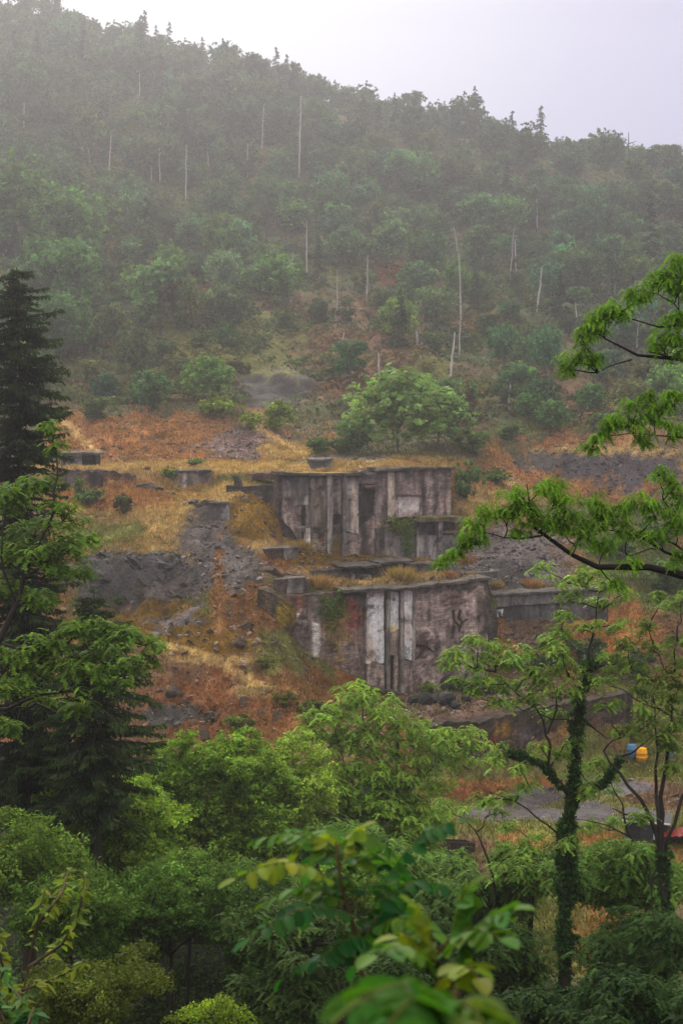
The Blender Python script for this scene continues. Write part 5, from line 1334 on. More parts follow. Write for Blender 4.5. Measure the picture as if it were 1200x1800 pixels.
def spruce(label, px, apy, bpy_, D, prof, base, tilt=0):
    """prof: list of (py, right radius px)"""
    rng = FR; cr_ = MB(); T = MB()
    apex = P(px, apy, D); bot = P(px, bpy_, D); z0 = H(apex[0] - tilt, D) - .3
    foot = np.array([apex[0] - tilt, D, z0]); h = apex[2] - z0
    tp = wiggle(foot, apex, 14, .003, 0, rng); tube(T, tp, np.linspace(.3, .03, 14), 8, (.05, .04, .035))
    pys = np.array([a for a, _ in prof]); rs = np.array([b for _, b in prof])
    zs = np.array([P(px, a, D)[2] for a in pys]); rm = rs / F * D
    o_ = np.argsort(zs)
    z = bot[2]
    while z < apex[2] - .1:
        L0 = float(np.interp(z, zs[o_], rm[o_]))
        for k in range(rng.integers(4, 7)):
            a = rng.random() * 6.283; L = L0 * rng.uniform(.45, 1.2) + .1
            d = np.array([math.cos(a), math.sin(a), 0]); c0 = foot + (apex - foot) * ((z - z0) / h)
            m = max(6, int(L * 11)); t = np.linspace(.1, 1, m); el_ = rng.uniform(-.25, .35)
            sag = .35 + .1 * L
            pp = c0 + d * (L * t)[:, None] + np.array([0, 0, 1.]) * (el_ * L * t - sag * L * t ** 2 * .55 + .18 * L * t ** 4)[:, None]
            tube(T, pp[::max(1, m // 5)], np.linspace(.05, .012, len(pp[::max(1, m // 5)])), 4, (.05, .04, .035))
            n_h = 5
            q = np.repeat(pp, n_h, 0); nn = len(q); sdv = np.cross(d, [0, 0, 1.])
            tt = np.repeat(t, n_h)
            wd = .45 * (1 - tt * .6) * min(1, L / 2 + .3)
            q = q + sdv * (rng.normal(0, .55, nn) * wd)[:, None] + d * rng.normal(0, .05, (nn, 1))
            hang = norml(np.array([0, 0, -.75]) + d * .6 + rng.normal(0, .45, (nn, 3)))
            ln = (.07 + .13 * rng.random(nn)) * (.6 + .5 * np.minimum(1, L / 3))
            v = norml(np.cross(hang, rnd_dirs(nn, rng)))
            tip = (tt > .75)[:, None]
            rhombi(cr_, q + hang * ln[:, None] * .7, hang, v, ln, ln * .16 + .018, tints(base, nn, .28, .08, rng) * np.where(tip, (1.7, 1.6, 1.1), (1, 1, 1)))
        z += rng.uniform(.12, .22)
    t = thing('spruce', tuple(foot + [0, 0, .3]), label, 'tree')
    cr_.build('crown', LEAF, t, origin=foot + [0, 0, .3]); T.build('trunk', BARK, t, origin=foot + [0, 0, .3])

spruce('tall dark spruce at the left edge, its bare pole showing in the middle', 30, 470, 1440, 62, [(470, 14), (520, 48), (600, 74), (700, 78), (780, 92), (860, 72), (960, 70), (1080, 90), (1250, 110), (1400, 100), (1440, 70)], (.02, .034, .018))
spruce('lower dense spruce with drooping curtains right of the tall one', 165, 1045, 1430, 60, [(1045, 10), (1100, 60), (1160, 90), (1260, 112), (1340, 118), (1400, 105), (1430, 80)], (.024, .045, .018))

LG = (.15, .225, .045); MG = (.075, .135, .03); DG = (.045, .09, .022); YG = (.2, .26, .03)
# left locust in front of the spruces
fg_tree('locust_tree', 'locust tree at the left edge with dark bare limbs reaching up across the spruce', 'tree', 37, [(-60, 1320, .16), (-40, 1200, .13), (-5, 1130, .1), (30, 1060, .07), (60, 970, .05), (95, 900, .035), (100, 800, .02)],
        [[(-5, 1130, .06), (50, 1140, .04), (120, 1130, .02)], [(-40, 1200, .07), (40, 1195, .05), (110, 1170, .03), (190, 1130, .018)], [(30, 1060, .04), (0, 980, .03), (10, 900, .015)], [(-50, 1260, .06), (60, 1230, .04), (130, 1200, .02)]],
        [(20, 880, 42), (60, 930, 46), (110, 905, 42), (140, 945, 26), (25, 960, 50), (85, 985, 50), (125, 1000, 30), (10, 1030, 40), (60, 1050, 34), (120, 960, 40), (95, 780, 12), (90, 745, 9), (85, 850, 22), (8, 860, 25), (45, 850, 22),
         (150, 1095, 34), (190, 1110, 36), (230, 1120, 32), (262, 1130, 22), (110, 1115, 36), (70, 1130, 36), (30, 1150, 34), (160, 1150, 40), (210, 1155, 36), (250, 1160, 24), (100, 1170, 40), (50, 1190, 36), (140, 1190, 40), (190, 1195, 34), (10, 1210, 30), (80, 1230, 34), (130, 1240, 30), (20, 1270, 24)],
        base=(.10, .165, .032), dome=.32, fill=.95, nf=15, root=(-13, 37))
# broad-leaved thickets, lower left; bottom vignette is put into the dark shrubs' base colours
fg_tree('thicket_tree', 'bushy bright green tree left of centre below the drooping spruce', 'tree', 64, [(215, 1640, .14), (215, 1500, .1), (225, 1420, .06), (240, 1350, .03)], [[(215, 1520, .06), (160, 1430, .04)], [(215, 1500, .06), (290, 1420, .04)]],
        [(200, 1400, 60, 34), (150, 1415, 50, 28), (260, 1405, 44, 28)], [(195, 1440, 105, 60, 22, 46), (230, 1530, 120, 60, 20, 46), (120, 1400, 50, 40, 8, 40)], kind='leafy', base=(.095, .16, .04), dome=.34, nf=28, leaf=.085, fill=1.1)
fg_tree('thicket_tree', 'leafy tree with slender dark stems standing before the orange bank', 'tree', 68, [(400, 1650, .14), (400, 1500, .09), (415, 1400, .06), (420, 1320, .025)], [[(400, 1520, .06), (330, 1400, .035), (310, 1340, .02)], [(400, 1480, .06), (460, 1380, .03)], [(405, 1440, .04), (370, 1340, .02)]],
        [(300, 1330, 46, 30), (350, 1345, 40, 26), (400, 1310, 36, 24), (440, 1325, 42, 28), (470, 1350, 34, 26), (330, 1300, 24, 16), (430, 1295, 24, 16), (280, 1370, 40, 26)], [(370, 1375, 120, 50, 24, 40), (380, 1460, 125, 60, 26, 44), (400, 1540, 110, 40, 12, 42)], kind='leafy', base=(.082, .145, .036), dome=.34, nf=26, leaf=.085, fill=1.0)
fg_tree('thicket_tree', 'pale green broad crown touching the left side of the central locust', 'tree', 72, [(520, 1560, .14), (520, 1450, .1), (515, 1380, .06), (515, 1320, .03)], [[(518, 1440, .05), (480, 1370, .03)]],
        [(515, 1305, 40, 26), (550, 1325, 34, 24), (480, 1330, 36, 24), (500, 1360, 46, 30), (560, 1360, 40, 26)], [(515, 1410, 65, 50, 12, 38)], kind='leafy', base=(.12, .18, .055), dome=.34, nf=26, leaf=.08, fill=1.0)
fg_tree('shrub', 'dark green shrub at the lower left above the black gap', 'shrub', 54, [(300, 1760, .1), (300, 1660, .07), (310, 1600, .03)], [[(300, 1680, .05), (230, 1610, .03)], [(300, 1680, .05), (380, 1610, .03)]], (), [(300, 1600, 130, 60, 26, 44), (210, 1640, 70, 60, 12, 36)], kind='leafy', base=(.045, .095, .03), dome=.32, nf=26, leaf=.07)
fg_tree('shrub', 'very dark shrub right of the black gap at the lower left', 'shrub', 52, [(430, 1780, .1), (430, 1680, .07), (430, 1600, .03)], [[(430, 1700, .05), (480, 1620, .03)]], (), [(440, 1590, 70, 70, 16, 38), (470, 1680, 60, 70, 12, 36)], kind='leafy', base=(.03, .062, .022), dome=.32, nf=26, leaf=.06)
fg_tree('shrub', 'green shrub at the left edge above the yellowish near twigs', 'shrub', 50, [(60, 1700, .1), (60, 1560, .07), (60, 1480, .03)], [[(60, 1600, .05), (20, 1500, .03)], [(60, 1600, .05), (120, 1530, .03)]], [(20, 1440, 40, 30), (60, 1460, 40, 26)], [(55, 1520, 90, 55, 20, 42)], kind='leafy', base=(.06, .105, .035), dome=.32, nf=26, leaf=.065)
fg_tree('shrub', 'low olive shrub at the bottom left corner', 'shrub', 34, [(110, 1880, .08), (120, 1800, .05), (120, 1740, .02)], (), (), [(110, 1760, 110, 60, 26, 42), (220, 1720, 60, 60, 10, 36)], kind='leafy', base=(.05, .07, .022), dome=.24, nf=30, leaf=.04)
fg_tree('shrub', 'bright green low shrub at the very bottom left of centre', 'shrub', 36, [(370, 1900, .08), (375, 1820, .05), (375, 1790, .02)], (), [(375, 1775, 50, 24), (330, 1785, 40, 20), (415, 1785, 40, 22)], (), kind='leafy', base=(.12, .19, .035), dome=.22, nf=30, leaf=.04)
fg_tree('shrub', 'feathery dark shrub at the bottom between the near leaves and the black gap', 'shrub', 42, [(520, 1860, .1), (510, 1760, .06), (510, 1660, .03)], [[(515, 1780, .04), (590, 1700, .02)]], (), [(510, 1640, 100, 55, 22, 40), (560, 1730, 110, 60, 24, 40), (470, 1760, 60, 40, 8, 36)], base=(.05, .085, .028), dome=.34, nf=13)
# central locust group
fg_tree('locust_tree', 'large light green feathery locust in the centre below the lower wall', 'tree', 76, [(690, 1640, .2), (697, 1540, .17), (700, 1440, .13), (695, 1380, .1), (700, 1300, .06), (690, 1240, .03)],
        [[(697, 1520, .1), (665, 1430, .08), (630, 1400, .06), (560, 1370, .03)], [(700, 1400, .07), (760, 1350, .05), (810, 1300, .03)], [(695, 1380, .06), (640, 1300, .04), (635, 1230, .02)], [(630, 1400, .05), (600, 1330, .03), (590, 1290, .02)]],
        [(635, 1215, 46, 22), (660, 1240, 44, 24), (590, 1250, 42, 22), (560, 1262, 30, 16), (700, 1265, 50, 28), (745, 1290, 46, 26), (790, 1300, 40, 22), (825, 1290, 28, 14), (800, 1330, 40, 20), (640, 1290, 60, 34), (580, 1300, 50, 30), (690, 1320, 50, 30),
         (540, 1290, 32, 18), (740, 1340, 46, 26), (620, 1345, 54, 32), (560, 1345, 40, 26), (680, 1375, 44, 26), (760, 1380, 40, 22), (590, 1390, 46, 28), (840, 1315, 20, 10)], [(640, 1420, 130, 60, 24, 42), (640, 1500, 130, 45, 16, 42)], base=LG, dome=.46, nf=16, fill=.8, leaflets=6,
        ivy=(([(697, 1540), (700, 1440), (697, 1385)], .3, 420),), twig=.025)
fg_tree('locust_tree', 'small locust with twisting dark stems low in the centre', 'tree', 66, [(650, 1660, .14), (660, 1560, .11), (650, 1480, .08), (620, 1450, .05), (560, 1420, .03)], [[(650, 1480, .05), (690, 1440, .03)]], (), [(600, 1500, 80, 40, 12, 38), (720, 1530, 90, 50, 18, 40), (760, 1590, 110, 50, 18, 40)], base=(.08, .14, .035), dome=.42, nf=15)
# ivy clad locust at the right
fg_tree('ivy_clad_tree', 'tall locust with an ivy clad trunk and two ivy arms, right of centre', 'tree', 46,
        [(990, 1800, .17), (990, 1680, .15), (993, 1560, .14), (1000, 1430, .13), (1008, 1330, .1), (1015, 1240, .07), (1035, 1160, .045), (1048, 1080, .03), (1052, 1040, .018)],
        [[(1000, 1400, .08), (975, 1370, .07), (955, 1345, .06), (900, 1325, .04)], [(1000, 1410, .08), (1050, 1385, .06), (1090, 1330, .045)], [(965, 1360, .05), (962, 1290, .04), (940, 1240, .03), (900, 1215, .025), (870, 1180, .015)],
         [(962, 1290, .03), (978, 1240, .03), (970, 1200, .015)], [(940, 1240, .025), (905, 1250, .02), (890, 1215, .012)], [(1000, 1480, .04), (950, 1440, .03), (900, 1405, .02), (860, 1392, .01)], [(1090, 1330, .045), (1140, 1300, .02), (1170, 1280, .012)],
         [(1012, 1250, .04), (1060, 1300, .02), (1090, 1290, .01)], [(1012, 1270, .03), (950, 1255, .02)], [(965, 1350, .03), (990, 1310, .02)]],
        [(805, 1155, 30, 16), (780, 1165, 18, 9), (840, 1125, 24, 14), (870, 1130, 22, 12), (835, 1160, 30, 18), (870, 1165, 24, 14), (850, 1195, 30, 18), (890, 1200, 34, 20), (930, 1180, 34, 18), (905, 1160, 28, 14), (950, 1125, 34, 16), (990, 1110, 34, 14), (930, 1145, 28, 14),
         (960, 1205, 36, 20), (1000, 1180, 36, 20), (1010, 1215, 30, 18), (880, 1235, 26, 14), (930, 1230, 30, 16), (1050, 1190, 36, 18), (1080, 1160, 30, 16), (990, 1150, 30, 16), (965, 1255, 30, 14), (1000, 1020, 34, 12), (1040, 1010, 34, 14), (1070, 1030, 26, 12), (960, 1000, 24, 9), (1000, 1050, 28, 12),
         (1060, 1060, 30, 12), (1095, 1040, 24, 10), (985, 1075, 24, 10), (1035, 1095, 26, 12), (1085, 1095, 22, 10), (1000, 1300, 26, 14), (980, 1325, 20, 12), (950, 1310, 20, 10), (1030, 1385, 22, 14), (1060, 1345, 22, 12), (1000, 1480, 22, 16), (930, 1380, 24, 9), (890, 1400, 30, 10), (850, 1405, 24, 8), (1020, 1350, 18, 12), (820, 1215, 18, 10), (800, 1190, 18, 9), (888, 1318, 26, 11), (868, 1330, 20, 8), (912, 1345, 18, 9), (1078, 1362, 16, 8), (940, 1335, 16, 8)],
        base=(.125, .19, .045), dome=.32, nf=14, fill=.62, twig=.016,
        ivy=(([(990, 1790), (990, 1680), (993, 1560), (1000, 1430), (1008, 1330), (1015, 1240), (1035, 1170)], .22, 1400), ([(985, 1385), (955, 1345), (900, 1325)], .14, 200), ([(1010, 1400), (1055, 1380), (1088, 1335)], .12, 150), ([(990, 1790), (993, 1450)], .34, 800)))
fg_tree('forked_tree', 'dark stemmed tree forking into several limbs at the right edge', 'tree', 44, [(1178, 1800, .17), (1172, 1660, .14), (1165, 1560, .12), (1160, 1480, .1), (1165, 1400, .07), (1172, 1320, .05), (1180, 1240, .03)],
        [[(1160, 1500, .07), (1130, 1410, .06), (1085, 1360, .045), (1060, 1320, .03)], [(1160, 1510, .06), (1150, 1380, .05), (1155, 1300, .03), (1150, 1240, .02)], [(1165, 1500, .06), (1200, 1400, .05), (1230, 1300, .03)], [(1145, 1440, .04), (1100, 1428, .03), (1075, 1420, .015)],
         [(1180, 1260, .03), (1120, 1230, .025), (1070, 1205, .012)], [(1160, 1500, .05), (1140, 1560, .03), (1150, 1620, .02)]],
        [(1150, 1190, 36, 18), (1190, 1170, 30, 18), (1120, 1215, 30, 14), (1170, 1225, 36, 20), (1130, 1255, 40, 16), (1190, 1265, 34, 20), (1100, 1285, 34, 12), (1150, 1290, 36, 14), (1190, 1310, 30, 16), (1150, 1140, 30, 14), (1190, 1120, 28, 14), (1110, 1170, 30, 14), (1140, 1100, 26, 12), (1190, 1200, 30, 16),
         (1070, 1240, 20, 10), (1120, 1430, 24, 9), (1180, 1345, 20, 10), (1100, 1130, 22, 10), (1195, 1060, 26, 14), (1160, 1050, 20, 10)], base=(.105, .16, .036), dome=.32, nf=14, fill=.6, twig=.016,
        ivy=(([(1178, 1790), (1172, 1660), (1165, 1500)], .26, 500),))
fg_tree('sapling', 'thin forked sapling rising before the orange patch of the yard', 'tree', 52, [(865, 1640, .06), (868, 1560, .05), (855, 1500, .04), (838, 1462, .03), (815, 1440, .015)], [[(838, 1462, .025), (860, 1430, .012)], [(868, 1540, .03), (900, 1500, .02), (930, 1475, .01)]],
        [(790, 1415, 28, 10), (820, 1420, 24, 8), (860, 1405, 26, 8), (900, 1450, 22, 8), (920, 1475, 24, 9), (880, 1425, 18, 6), (950, 1470, 20, 8)], base=(.12, .18, .045), dome=.3, nf=12, fill=.8, twig=.012)
fg_tree('sapling', 'thin leaning sapling left of the grey shed', 'tree', 50, [(1110, 1600, .07), (1108, 1480, .05), (1095, 1420, .035), (1070, 1370, .015)], [[(1105, 1470, .03), (1060, 1450, .02), (1010, 1440, .012)]], [(1040, 1450, 26, 8), (1080, 1440, 22, 8), (1070, 1385, 18, 8), (1130, 1440, 24, 9), (1000, 1455, 22, 8)], base=(.1, .16, .04), dome=.28, nf=12, fill=.8, twig=.012)
# understory, lower right; the darkest carry the frame's bottom vignette in their base colour
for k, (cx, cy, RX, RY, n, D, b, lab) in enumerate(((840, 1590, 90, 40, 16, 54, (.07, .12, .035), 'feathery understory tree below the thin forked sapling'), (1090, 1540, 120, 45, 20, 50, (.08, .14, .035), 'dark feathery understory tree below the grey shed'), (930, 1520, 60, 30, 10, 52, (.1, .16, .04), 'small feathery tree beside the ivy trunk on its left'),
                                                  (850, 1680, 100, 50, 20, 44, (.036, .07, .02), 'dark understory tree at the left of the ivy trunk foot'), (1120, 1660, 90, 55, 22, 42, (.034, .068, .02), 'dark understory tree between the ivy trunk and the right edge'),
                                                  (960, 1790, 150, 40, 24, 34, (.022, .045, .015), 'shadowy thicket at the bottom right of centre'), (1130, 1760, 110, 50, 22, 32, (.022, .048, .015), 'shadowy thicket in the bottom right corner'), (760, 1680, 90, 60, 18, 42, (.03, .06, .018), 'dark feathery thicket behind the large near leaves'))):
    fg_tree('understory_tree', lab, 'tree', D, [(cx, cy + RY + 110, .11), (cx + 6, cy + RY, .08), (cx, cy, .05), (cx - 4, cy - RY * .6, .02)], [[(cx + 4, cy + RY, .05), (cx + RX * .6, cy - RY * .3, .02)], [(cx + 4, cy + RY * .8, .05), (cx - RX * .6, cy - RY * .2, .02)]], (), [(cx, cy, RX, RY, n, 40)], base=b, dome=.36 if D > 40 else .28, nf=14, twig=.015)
for k, (cx, cy, RX, RY, n, D, b, lab) in enumerate(((330, 1560, 120, 50, 16, 58, (.05, .095, .032), 'mid green shrub filling the gap between the lower left trees'), (120, 1600, 90, 50, 14, 46, (.04, .08, .026), 'shaded shrub behind the yellowish near twigs'), (600, 1570, 90, 40, 14, 58, (.055, .1, .03), 'shrub under the small twisted locust'))):
    fg_tree('shrub', lab, 'shrub', D, [(cx, cy + RY + 90, .09), (cx + 5, cy + RY, .06), (cx, cy - RY * .4, .02)], (), (), [(cx, cy, RX, RY, n, 42)], kind='leafy', base=b, dome=.32, nf=26, leaf=.07, twig=.015)

# near locust whose trunk stands outside the picture at the right
fg_tree('locust_tree', 'near locust limbs with hanging yellow green sprays entering from the right edge', 'tree', 16,
        [(1420, 1500, .17), (1400, 1200, .14), (1360, 1060, .1), (1280, 1030, .06), (1200, 1016, .045), (1140, 1002, .04), (1060, 993, .032), (990, 968, .026), (950, 942, .022), (925, 915, .016), (918, 880, .01), (925, 850, .006)],
        [[(1400, 1200, .1), (1350, 800, .07), (1300, 660, .04), (1200, 632, .02), (1110, 632, .016), (1080, 615, .012), (1062, 595, .008)], [(1110, 632, .009), (1080, 645, .007), (1050, 655, .004)], [(1200, 632, .012), (1140, 618, .008)],
         [(1350, 800, .05), (1260, 560, .02), (1180, 575, .012), (1130, 560, .009), (1090, 555, .005)], [(1300, 820, .04), (1240, 770, .012), (1190, 775, .009), (1150, 765, .006)], [(1350, 1040, .04), (1230, 990, .02), (1150, 965, .013), (1100, 940, .009), (1060, 930, .005)],
         [(1230, 990, .016), (1170, 948, .01), (1100, 945, .006)], [(1150, 965, .008), (1100, 975, .005)], [(950, 942, .012), (930, 948, .01), (895, 940, .008), (850, 935, .005)], [(945, 938, .008), (960, 915, .005), (975, 900, .003)], [(1150, 765, .006), (1100, 758, .005), (1062, 768, .004), (1042, 782, .002)], [(1230, 960, .012), (1180, 920, .008), (1165, 880, .005)],
         [(1200, 632, .01), (1210, 570, .008), (1190, 500, .004)], [(1210, 570, .008), (1160, 520, .005), (1120, 510, .003)]],
        [(1185, 460, 26, 20, 0), (1160, 490, 30, 20, 0), (1195, 500, 30, 26, 0), (1120, 520, 30, 18, 0), (1090, 540, 30, 18, .1), (1060, 545, 28, 20, 0), (1045, 570, 26, 22, 0), (1025, 590, 18, 22, 0), (1010, 625, 18, 16, 0), (992, 648, 14, 12, 0), (1045, 625, 14, 14, 0), (1175, 590, 28, 26, .1), (1195, 560, 24, 20, 0), (1160, 600, 16, 18, 0), (1195, 620, 14, 14, 0),
         (1070, 735, 22, 20, 0), (1060, 760, 14, 14, 0), (1040, 785, 12, 14, 0), (1120, 700, 28, 18, 0), (1105, 740, 28, 20, 0), (1150, 730, 28, 22, 0), (1185, 700, 26, 24, 0), (1180, 750, 20, 18, 0), (1130, 770, 20, 14, 0), (1160, 830, 16, 12, 0), (1185, 850, 18, 14, 0),
         (905, 870, 24, 20, 0), (925, 900, 26, 22, 0), (960, 850, 34, 16, 0), (985, 875, 34, 18, .1), (960, 905, 30, 20, 0), (1000, 905, 26, 18, 0), (895, 900, 14, 14, 0), (870, 895, 22, 12, 0), (850, 905, 20, 14, 0), (830, 925, 20, 14, 0), (812, 945, 18, 14, 0), (795, 968, 14, 12, 0), (775, 988, 12, 9, 0), (840, 950, 14, 12, 0),
         (1050, 880, 28, 16, 0), (1080, 900, 30, 20, 0), (1120, 880, 30, 18, 0), (1150, 900, 28, 18, 0), (1180, 880, 24, 16, 0), (1050, 915, 26, 18, 0), (1100, 930, 28, 16, 0), (1150, 940, 26, 16, 0), (1190, 920, 24, 20, 0), (1020, 940, 20, 14, 0), (985, 930, 18, 12, 0), (1060, 960, 24, 14, 0), (1110, 985, 20, 12, 0), (1190, 975, 20, 14, 0), (1085, 1025, 10, 12, 0), (910, 930, 12, 10, 0)],
        base=(.12, .22, .03), dome=.105, nf=15, fill=.9, twig=.005, spread=.3, bark=(.03, .026, .024), leaflets=9, droop=1.25, root=(6.2, 14.5), smallest=4)

# ------------------------------------------------------------------ leaves right in front of the viewpoint
def pinnate(mb, a, b, n, ll, lw, base, rng, sag=.18, up=(0, 0, 1), stem_mb=None, fold=.35):
    """a pinnate leaf from a to b with oval leaflets in pairs"""
    a = np.asarray(a, float); b = np.asarray(b, float); L = np.linalg.norm(b - a)
    t = np.linspace(0, 1, 24); p = a + (b - a) * t[:, None]; p[:, 2] += np.sin(t * math.pi) * sag * L
    if stem_mb is not None: tube(stem_mb, p, np.linspace(.0016, .0007, 24), 5, (.16, .17, .04))
    upv = np.asarray(up, float)
    prof = np.array([(0, 0), (.12, .62), (.35, 1), (.65, .98), (.88, .62), (1, 0)])
    def leaflet(c, d, nrm):
        d = d / np.linalg.norm(d); s = np.cross(nrm, d); s /= np.linalg.norm(s); nn = np.cross(d, s)
        l_ = ll * rng.uniform(.8, 1.15); w_2 = lw * rng.uniform(.85, 1.1); curl = rng.uniform(.05, .3)
        V = []
        for x, y in prof:
            m_ = c + d * l_ * x - nn * curl * l_ * x * x
            V += [m_ + s * w_2 * y - nn * -fold * w_2 * y, m_, m_ - s * w_2 * y - nn * -fold * w_2 * y]
        f = []
        for k in range(len(prof) - 1):
            q = 3 * k; f += [(q, q + 1, q + 4, q + 3), (q + 1, q + 2, q + 5, q + 4)]
        cc = tints(base, 1, .16, .16, rng)[0]
        col = np.tile(cc, (len(V), 1)); col[1::3] *= 1.25
        mb.add(V, f, col)
    for k in range(n):
        tt = .18 + .8 * k / n; i = int(tt * 23); d0 = p[min(i + 1, 23)] - p[max(i - 1, 0)]; d0 /= np.linalg.norm(d0)
        s0 = np.cross(d0, upv); s0 /= np.linalg.norm(s0); up2 = np.cross(s0, d0)
        for sg in (-1, 1):
            d = s0 * sg + d0 * rng.uniform(.15, .45) - up2 * rng.uniform(0, .55)
            leaflet(p[i] + s0 * sg * .002, d, up2 + rng.normal(0, .22, 3))
    leaflet(p[-1], p[-1] - p[-3], np.cross(np.cross(p[-1] - p[-3], upv), p[-1] - p[-3]))

def near_spray(label, D0, stem, leaves, base, ll, lw, name='locust_shoot', r=.005):
    """a shoot: stem polyline (px, py, D), leaves [(px0, py0, px1, py1, n, D1[, tint])]"""
    rng = FR; lms = []; sm = MB()
    q = np.array([P(*a) for a in stem]); 
    foot = np.array([q[0][0], q[0][1] + .05, H(q[0][0], q[0][1] + .05) - .1]); t0 = foot + [0, 0, .1]
    q = np.concatenate([wiggle(foot, q[0], 8, .03, 0, rng)[:-1], q]); tube(sm, q, np.linspace(r * 2, r * .5, len(q)), 7, (.13, .09, .04))
    for a in leaves:
        d_a = a[7] if len(a) > 7 else D0
        lm = MB(); lms.append(lm); pinnate(lm, P(a[0], a[1], d_a), P(a[2], a[3], a[5]), a[4], ll, lw, a[6] if len(a) > 6 and a[6] else base, rng, stem_mb=sm)
    t = thing(name, tuple(t0), label, 'shoot')
    for lm in lms: lm.build('leaf', NEARLEAF, t, True, origin=t0); sm.build('stem', BARK, t, True, origin=t0)
g1, g2, g3 = (.02, .085, .018), (.06, .14, .014), (.14, .19, .012)
near_spray('leafy locust shoot in front, its oval leaflets reaching up in the bottom middle', 2.5, [(640, 2300, 2.4), (650, 1900, 2.4), (640, 1740, 2.45), (625, 1640, 2.5), (600, 1560, 2.5), (590, 1480, 2.5)],
           [(605, 1565, 415, 1545, 9, 2.4, g3), (600, 1520, 455, 1478, 8, 2.6, g2), (595, 1490, 690, 1500, 7, 2.6, g2), (620, 1600, 470, 1585, 8, 2.6, g2), (640, 1620, 440, 1650, 9, 2.4, g1), (640, 1610, 790, 1560, 8, 2.6, g1), (660, 1580, 800, 1445, 8, 2.5, g1), (650, 1650, 560, 1690, 6, 2.45, g1),
            (640, 1590, 540, 1620, 6, 2.7, g1), (650, 1640, 760, 1640, 8, 2.4, g2), (610, 1540, 700, 1540, 7, 2.7, g2), (600, 1510, 630, 1460, 5, 2.5, g3), (650, 1700, 500, 1720, 7, 2.6, g1), (640, 1560, 720, 1590, 6, 2.8, g1), (590, 1490, 520, 1500, 5, 2.6, g3), (630, 1600, 560, 1560, 6, 2.7, g1), (640, 1650, 700, 1600, 6, 2.6, g1), (620, 1560, 540, 1540, 6, 2.8, g1), (660, 1640, 620, 1700, 6, 2.6, g1), (640, 1590, 700, 1640, 6, 2.8, g1), (600, 1530, 560, 1470, 6, 2.7, g2)], g1, .036, .011)
near_spray('young yellow green locust shoot behind the large blurred leaves', 1.9, [(800, 2300, 1.8), (790, 1900, 1.85), (775, 1760, 1.9), (760, 1690, 1.9), (790, 1650, 1.9)],
           [(775, 1740, 900, 1600, 9, 1.85, g2), (770, 1700, 730, 1600, 6, 1.9, g3), (780, 1690, 880, 1650, 7, 1.8, g2), (765, 1720, 660, 1680, 6, 1.8, g2), (790, 1660, 820, 1570, 6, 1.9, g2), (785, 1760, 840, 1720, 6, 1.75, g3), (760, 1690, 700, 1650, 5, 1.9, g3)], g2, .036, .012)
near_spray('large out of focus locust leaves at the bottom edge right of the middle', 1.0, [(760, 2600, .95), (770, 2100, .98), (780, 1900, 1.0), (800, 1740, 1.0)],
           [(800, 1775, 570, 1815, 7, .9, (.04, .115, .012)), (800, 1790, 700, 1880, 5, .9, (.05, .125, .012)), (790, 1770, 880, 1880, 5, .9, (.07, .125, .012)), (780, 1780, 640, 1900, 6, .85, (.035, .11, .012)), (800, 1760, 820, 1890, 5, .92, (.08, .14, .012)), (800, 1775, 640, 1760, 8, 1.0, (.05, .13, .012)), (800, 1800, 600, 1870, 8, .95, (.04, .12, .012)), (800, 1770, 760, 1900, 7, .95, (.06, .13, .012))], (.05, .14, .012), .036, .0115)

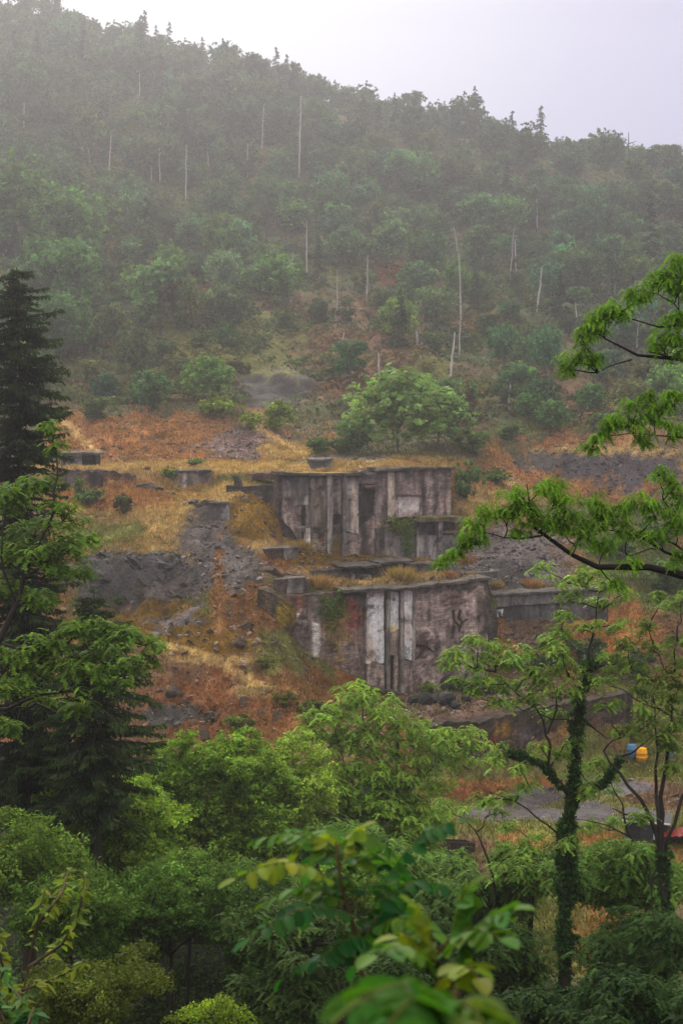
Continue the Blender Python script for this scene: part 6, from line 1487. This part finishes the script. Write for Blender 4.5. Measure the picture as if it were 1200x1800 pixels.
def twiggy(label, D, stems, base, leafl):
    """near twigs with single pointed leaves"""
    rng = FR; lm = MB(); sm = MB(); t0 = None
    for st in stems:
        q = np.array([P(a[0], a[1], D + rng.normal(0, .3)) for a in st])
        if t0 is None: t0 = np.array([q[0][0], q[0][1], H(q[0][0], q[0][1])]); q = np.concatenate([[t0 - [0, 0, .2]], q]); main = q
        tube(sm, q, np.linspace(.012, .004, len(q)), 5, (.07, .05, .03))
        m = 30; tt = np.linspace(0.15, 1, m) * (len(q) - 1.001); k = tt.astype(int); p = q[k] + (q[k + 1] - q[k]) * (tt - k)[:, None]
        if q is main: p = p[-12:]
        for c in p:
            for _ in range(2):
                d = norml(rng.normal(0, 1, (1, 3)) * [1, .7, .3] - [0, 0, .35])[0]; nr = norml(np.cross(np.cross(d, [0, 0, 1.]), d)[None] + rng.normal(0, .3, (1, 3)))[0]
                s = np.cross(d, nr); l_ = leafl * rng.uniform(.6, 1.2); w2 = l_ * .27; cc = tints(base, 1, .25, .14, rng)[0]
                c2 = c + d * l_ * .15
                V = [c2, c2 + d * l_ * .4 + s * w2, c2 + d * l_ * .45 - nr * .1 * l_, c2 + d * l_ * .4 - s * w2, c2 + d * l_ - nr * .25 * l_]
                lm.add(V, [(0, 1, 2), (0, 2, 3), (1, 4, 2), (2, 4, 3)], cc)
    t = thing('leafy_shoot', tuple(t0), label, 'shoot'); lm.build('leaves', NEARLEAF, t, origin=t0); sm.build('stem', BARK, t, True, origin=t0)
twiggy('yellowish pointed leaves on twigs at the lower left edge', 9, [[(20, 1950), (30, 1800), (50, 1700), (70, 1600), (80, 1560)], [(50, 1700), (110, 1660), (140, 1600), (150, 1540)], [(40, 1740), (100, 1720), (150, 1690)], [(30, 1780), (0, 1680), (-10, 1600)], [(70, 1620), (110, 1570), (120, 1530)], [(30, 1800), (40, 1760), (10, 1720)]], (.15, .2, .025), .085)
twiggy('darker pointed leaves on twigs in the bottom left corner', 7, [[(-20, 2000), (0, 1850), (20, 1780), (50, 1740)], [(0, 1840), (50, 1800), (60, 1770)], [(10, 1800), (-10, 1750), (10, 1700)]], (.06, .14, .04), .08)

# ------------------------------------------------------------------ mist
mb = MB(); U, Fc = box_grid(1, 1, 1)
top_z = max(190.0, float(GZ.max()) + 26)
V = np.array([-520., -40, float(GZ.min()) - 1]) + U * np.array([1040., 700, top_z - float(GZ.min()) + 1])
mb.add(V, Fc, (1, 1, 1))
def haze_b(t, n, l):
    v = n('ShaderNodeVolumePrincipled'); v.inputs['Color'].default_value = (.95, .95, 1, 1); v.inputs['Density'].default_value = HAZE
    v.inputs['Anisotropy'].default_value = .7
    o = n('ShaderNodeOutputMaterial'); l(v.outputs[0], o.inputs['Volume'])
HAZE = .00054
tag(mb.build('haze', mat('mist', haze_b)), 'thin rainy mist hanging in the valley', 'haze', kind='stuff')
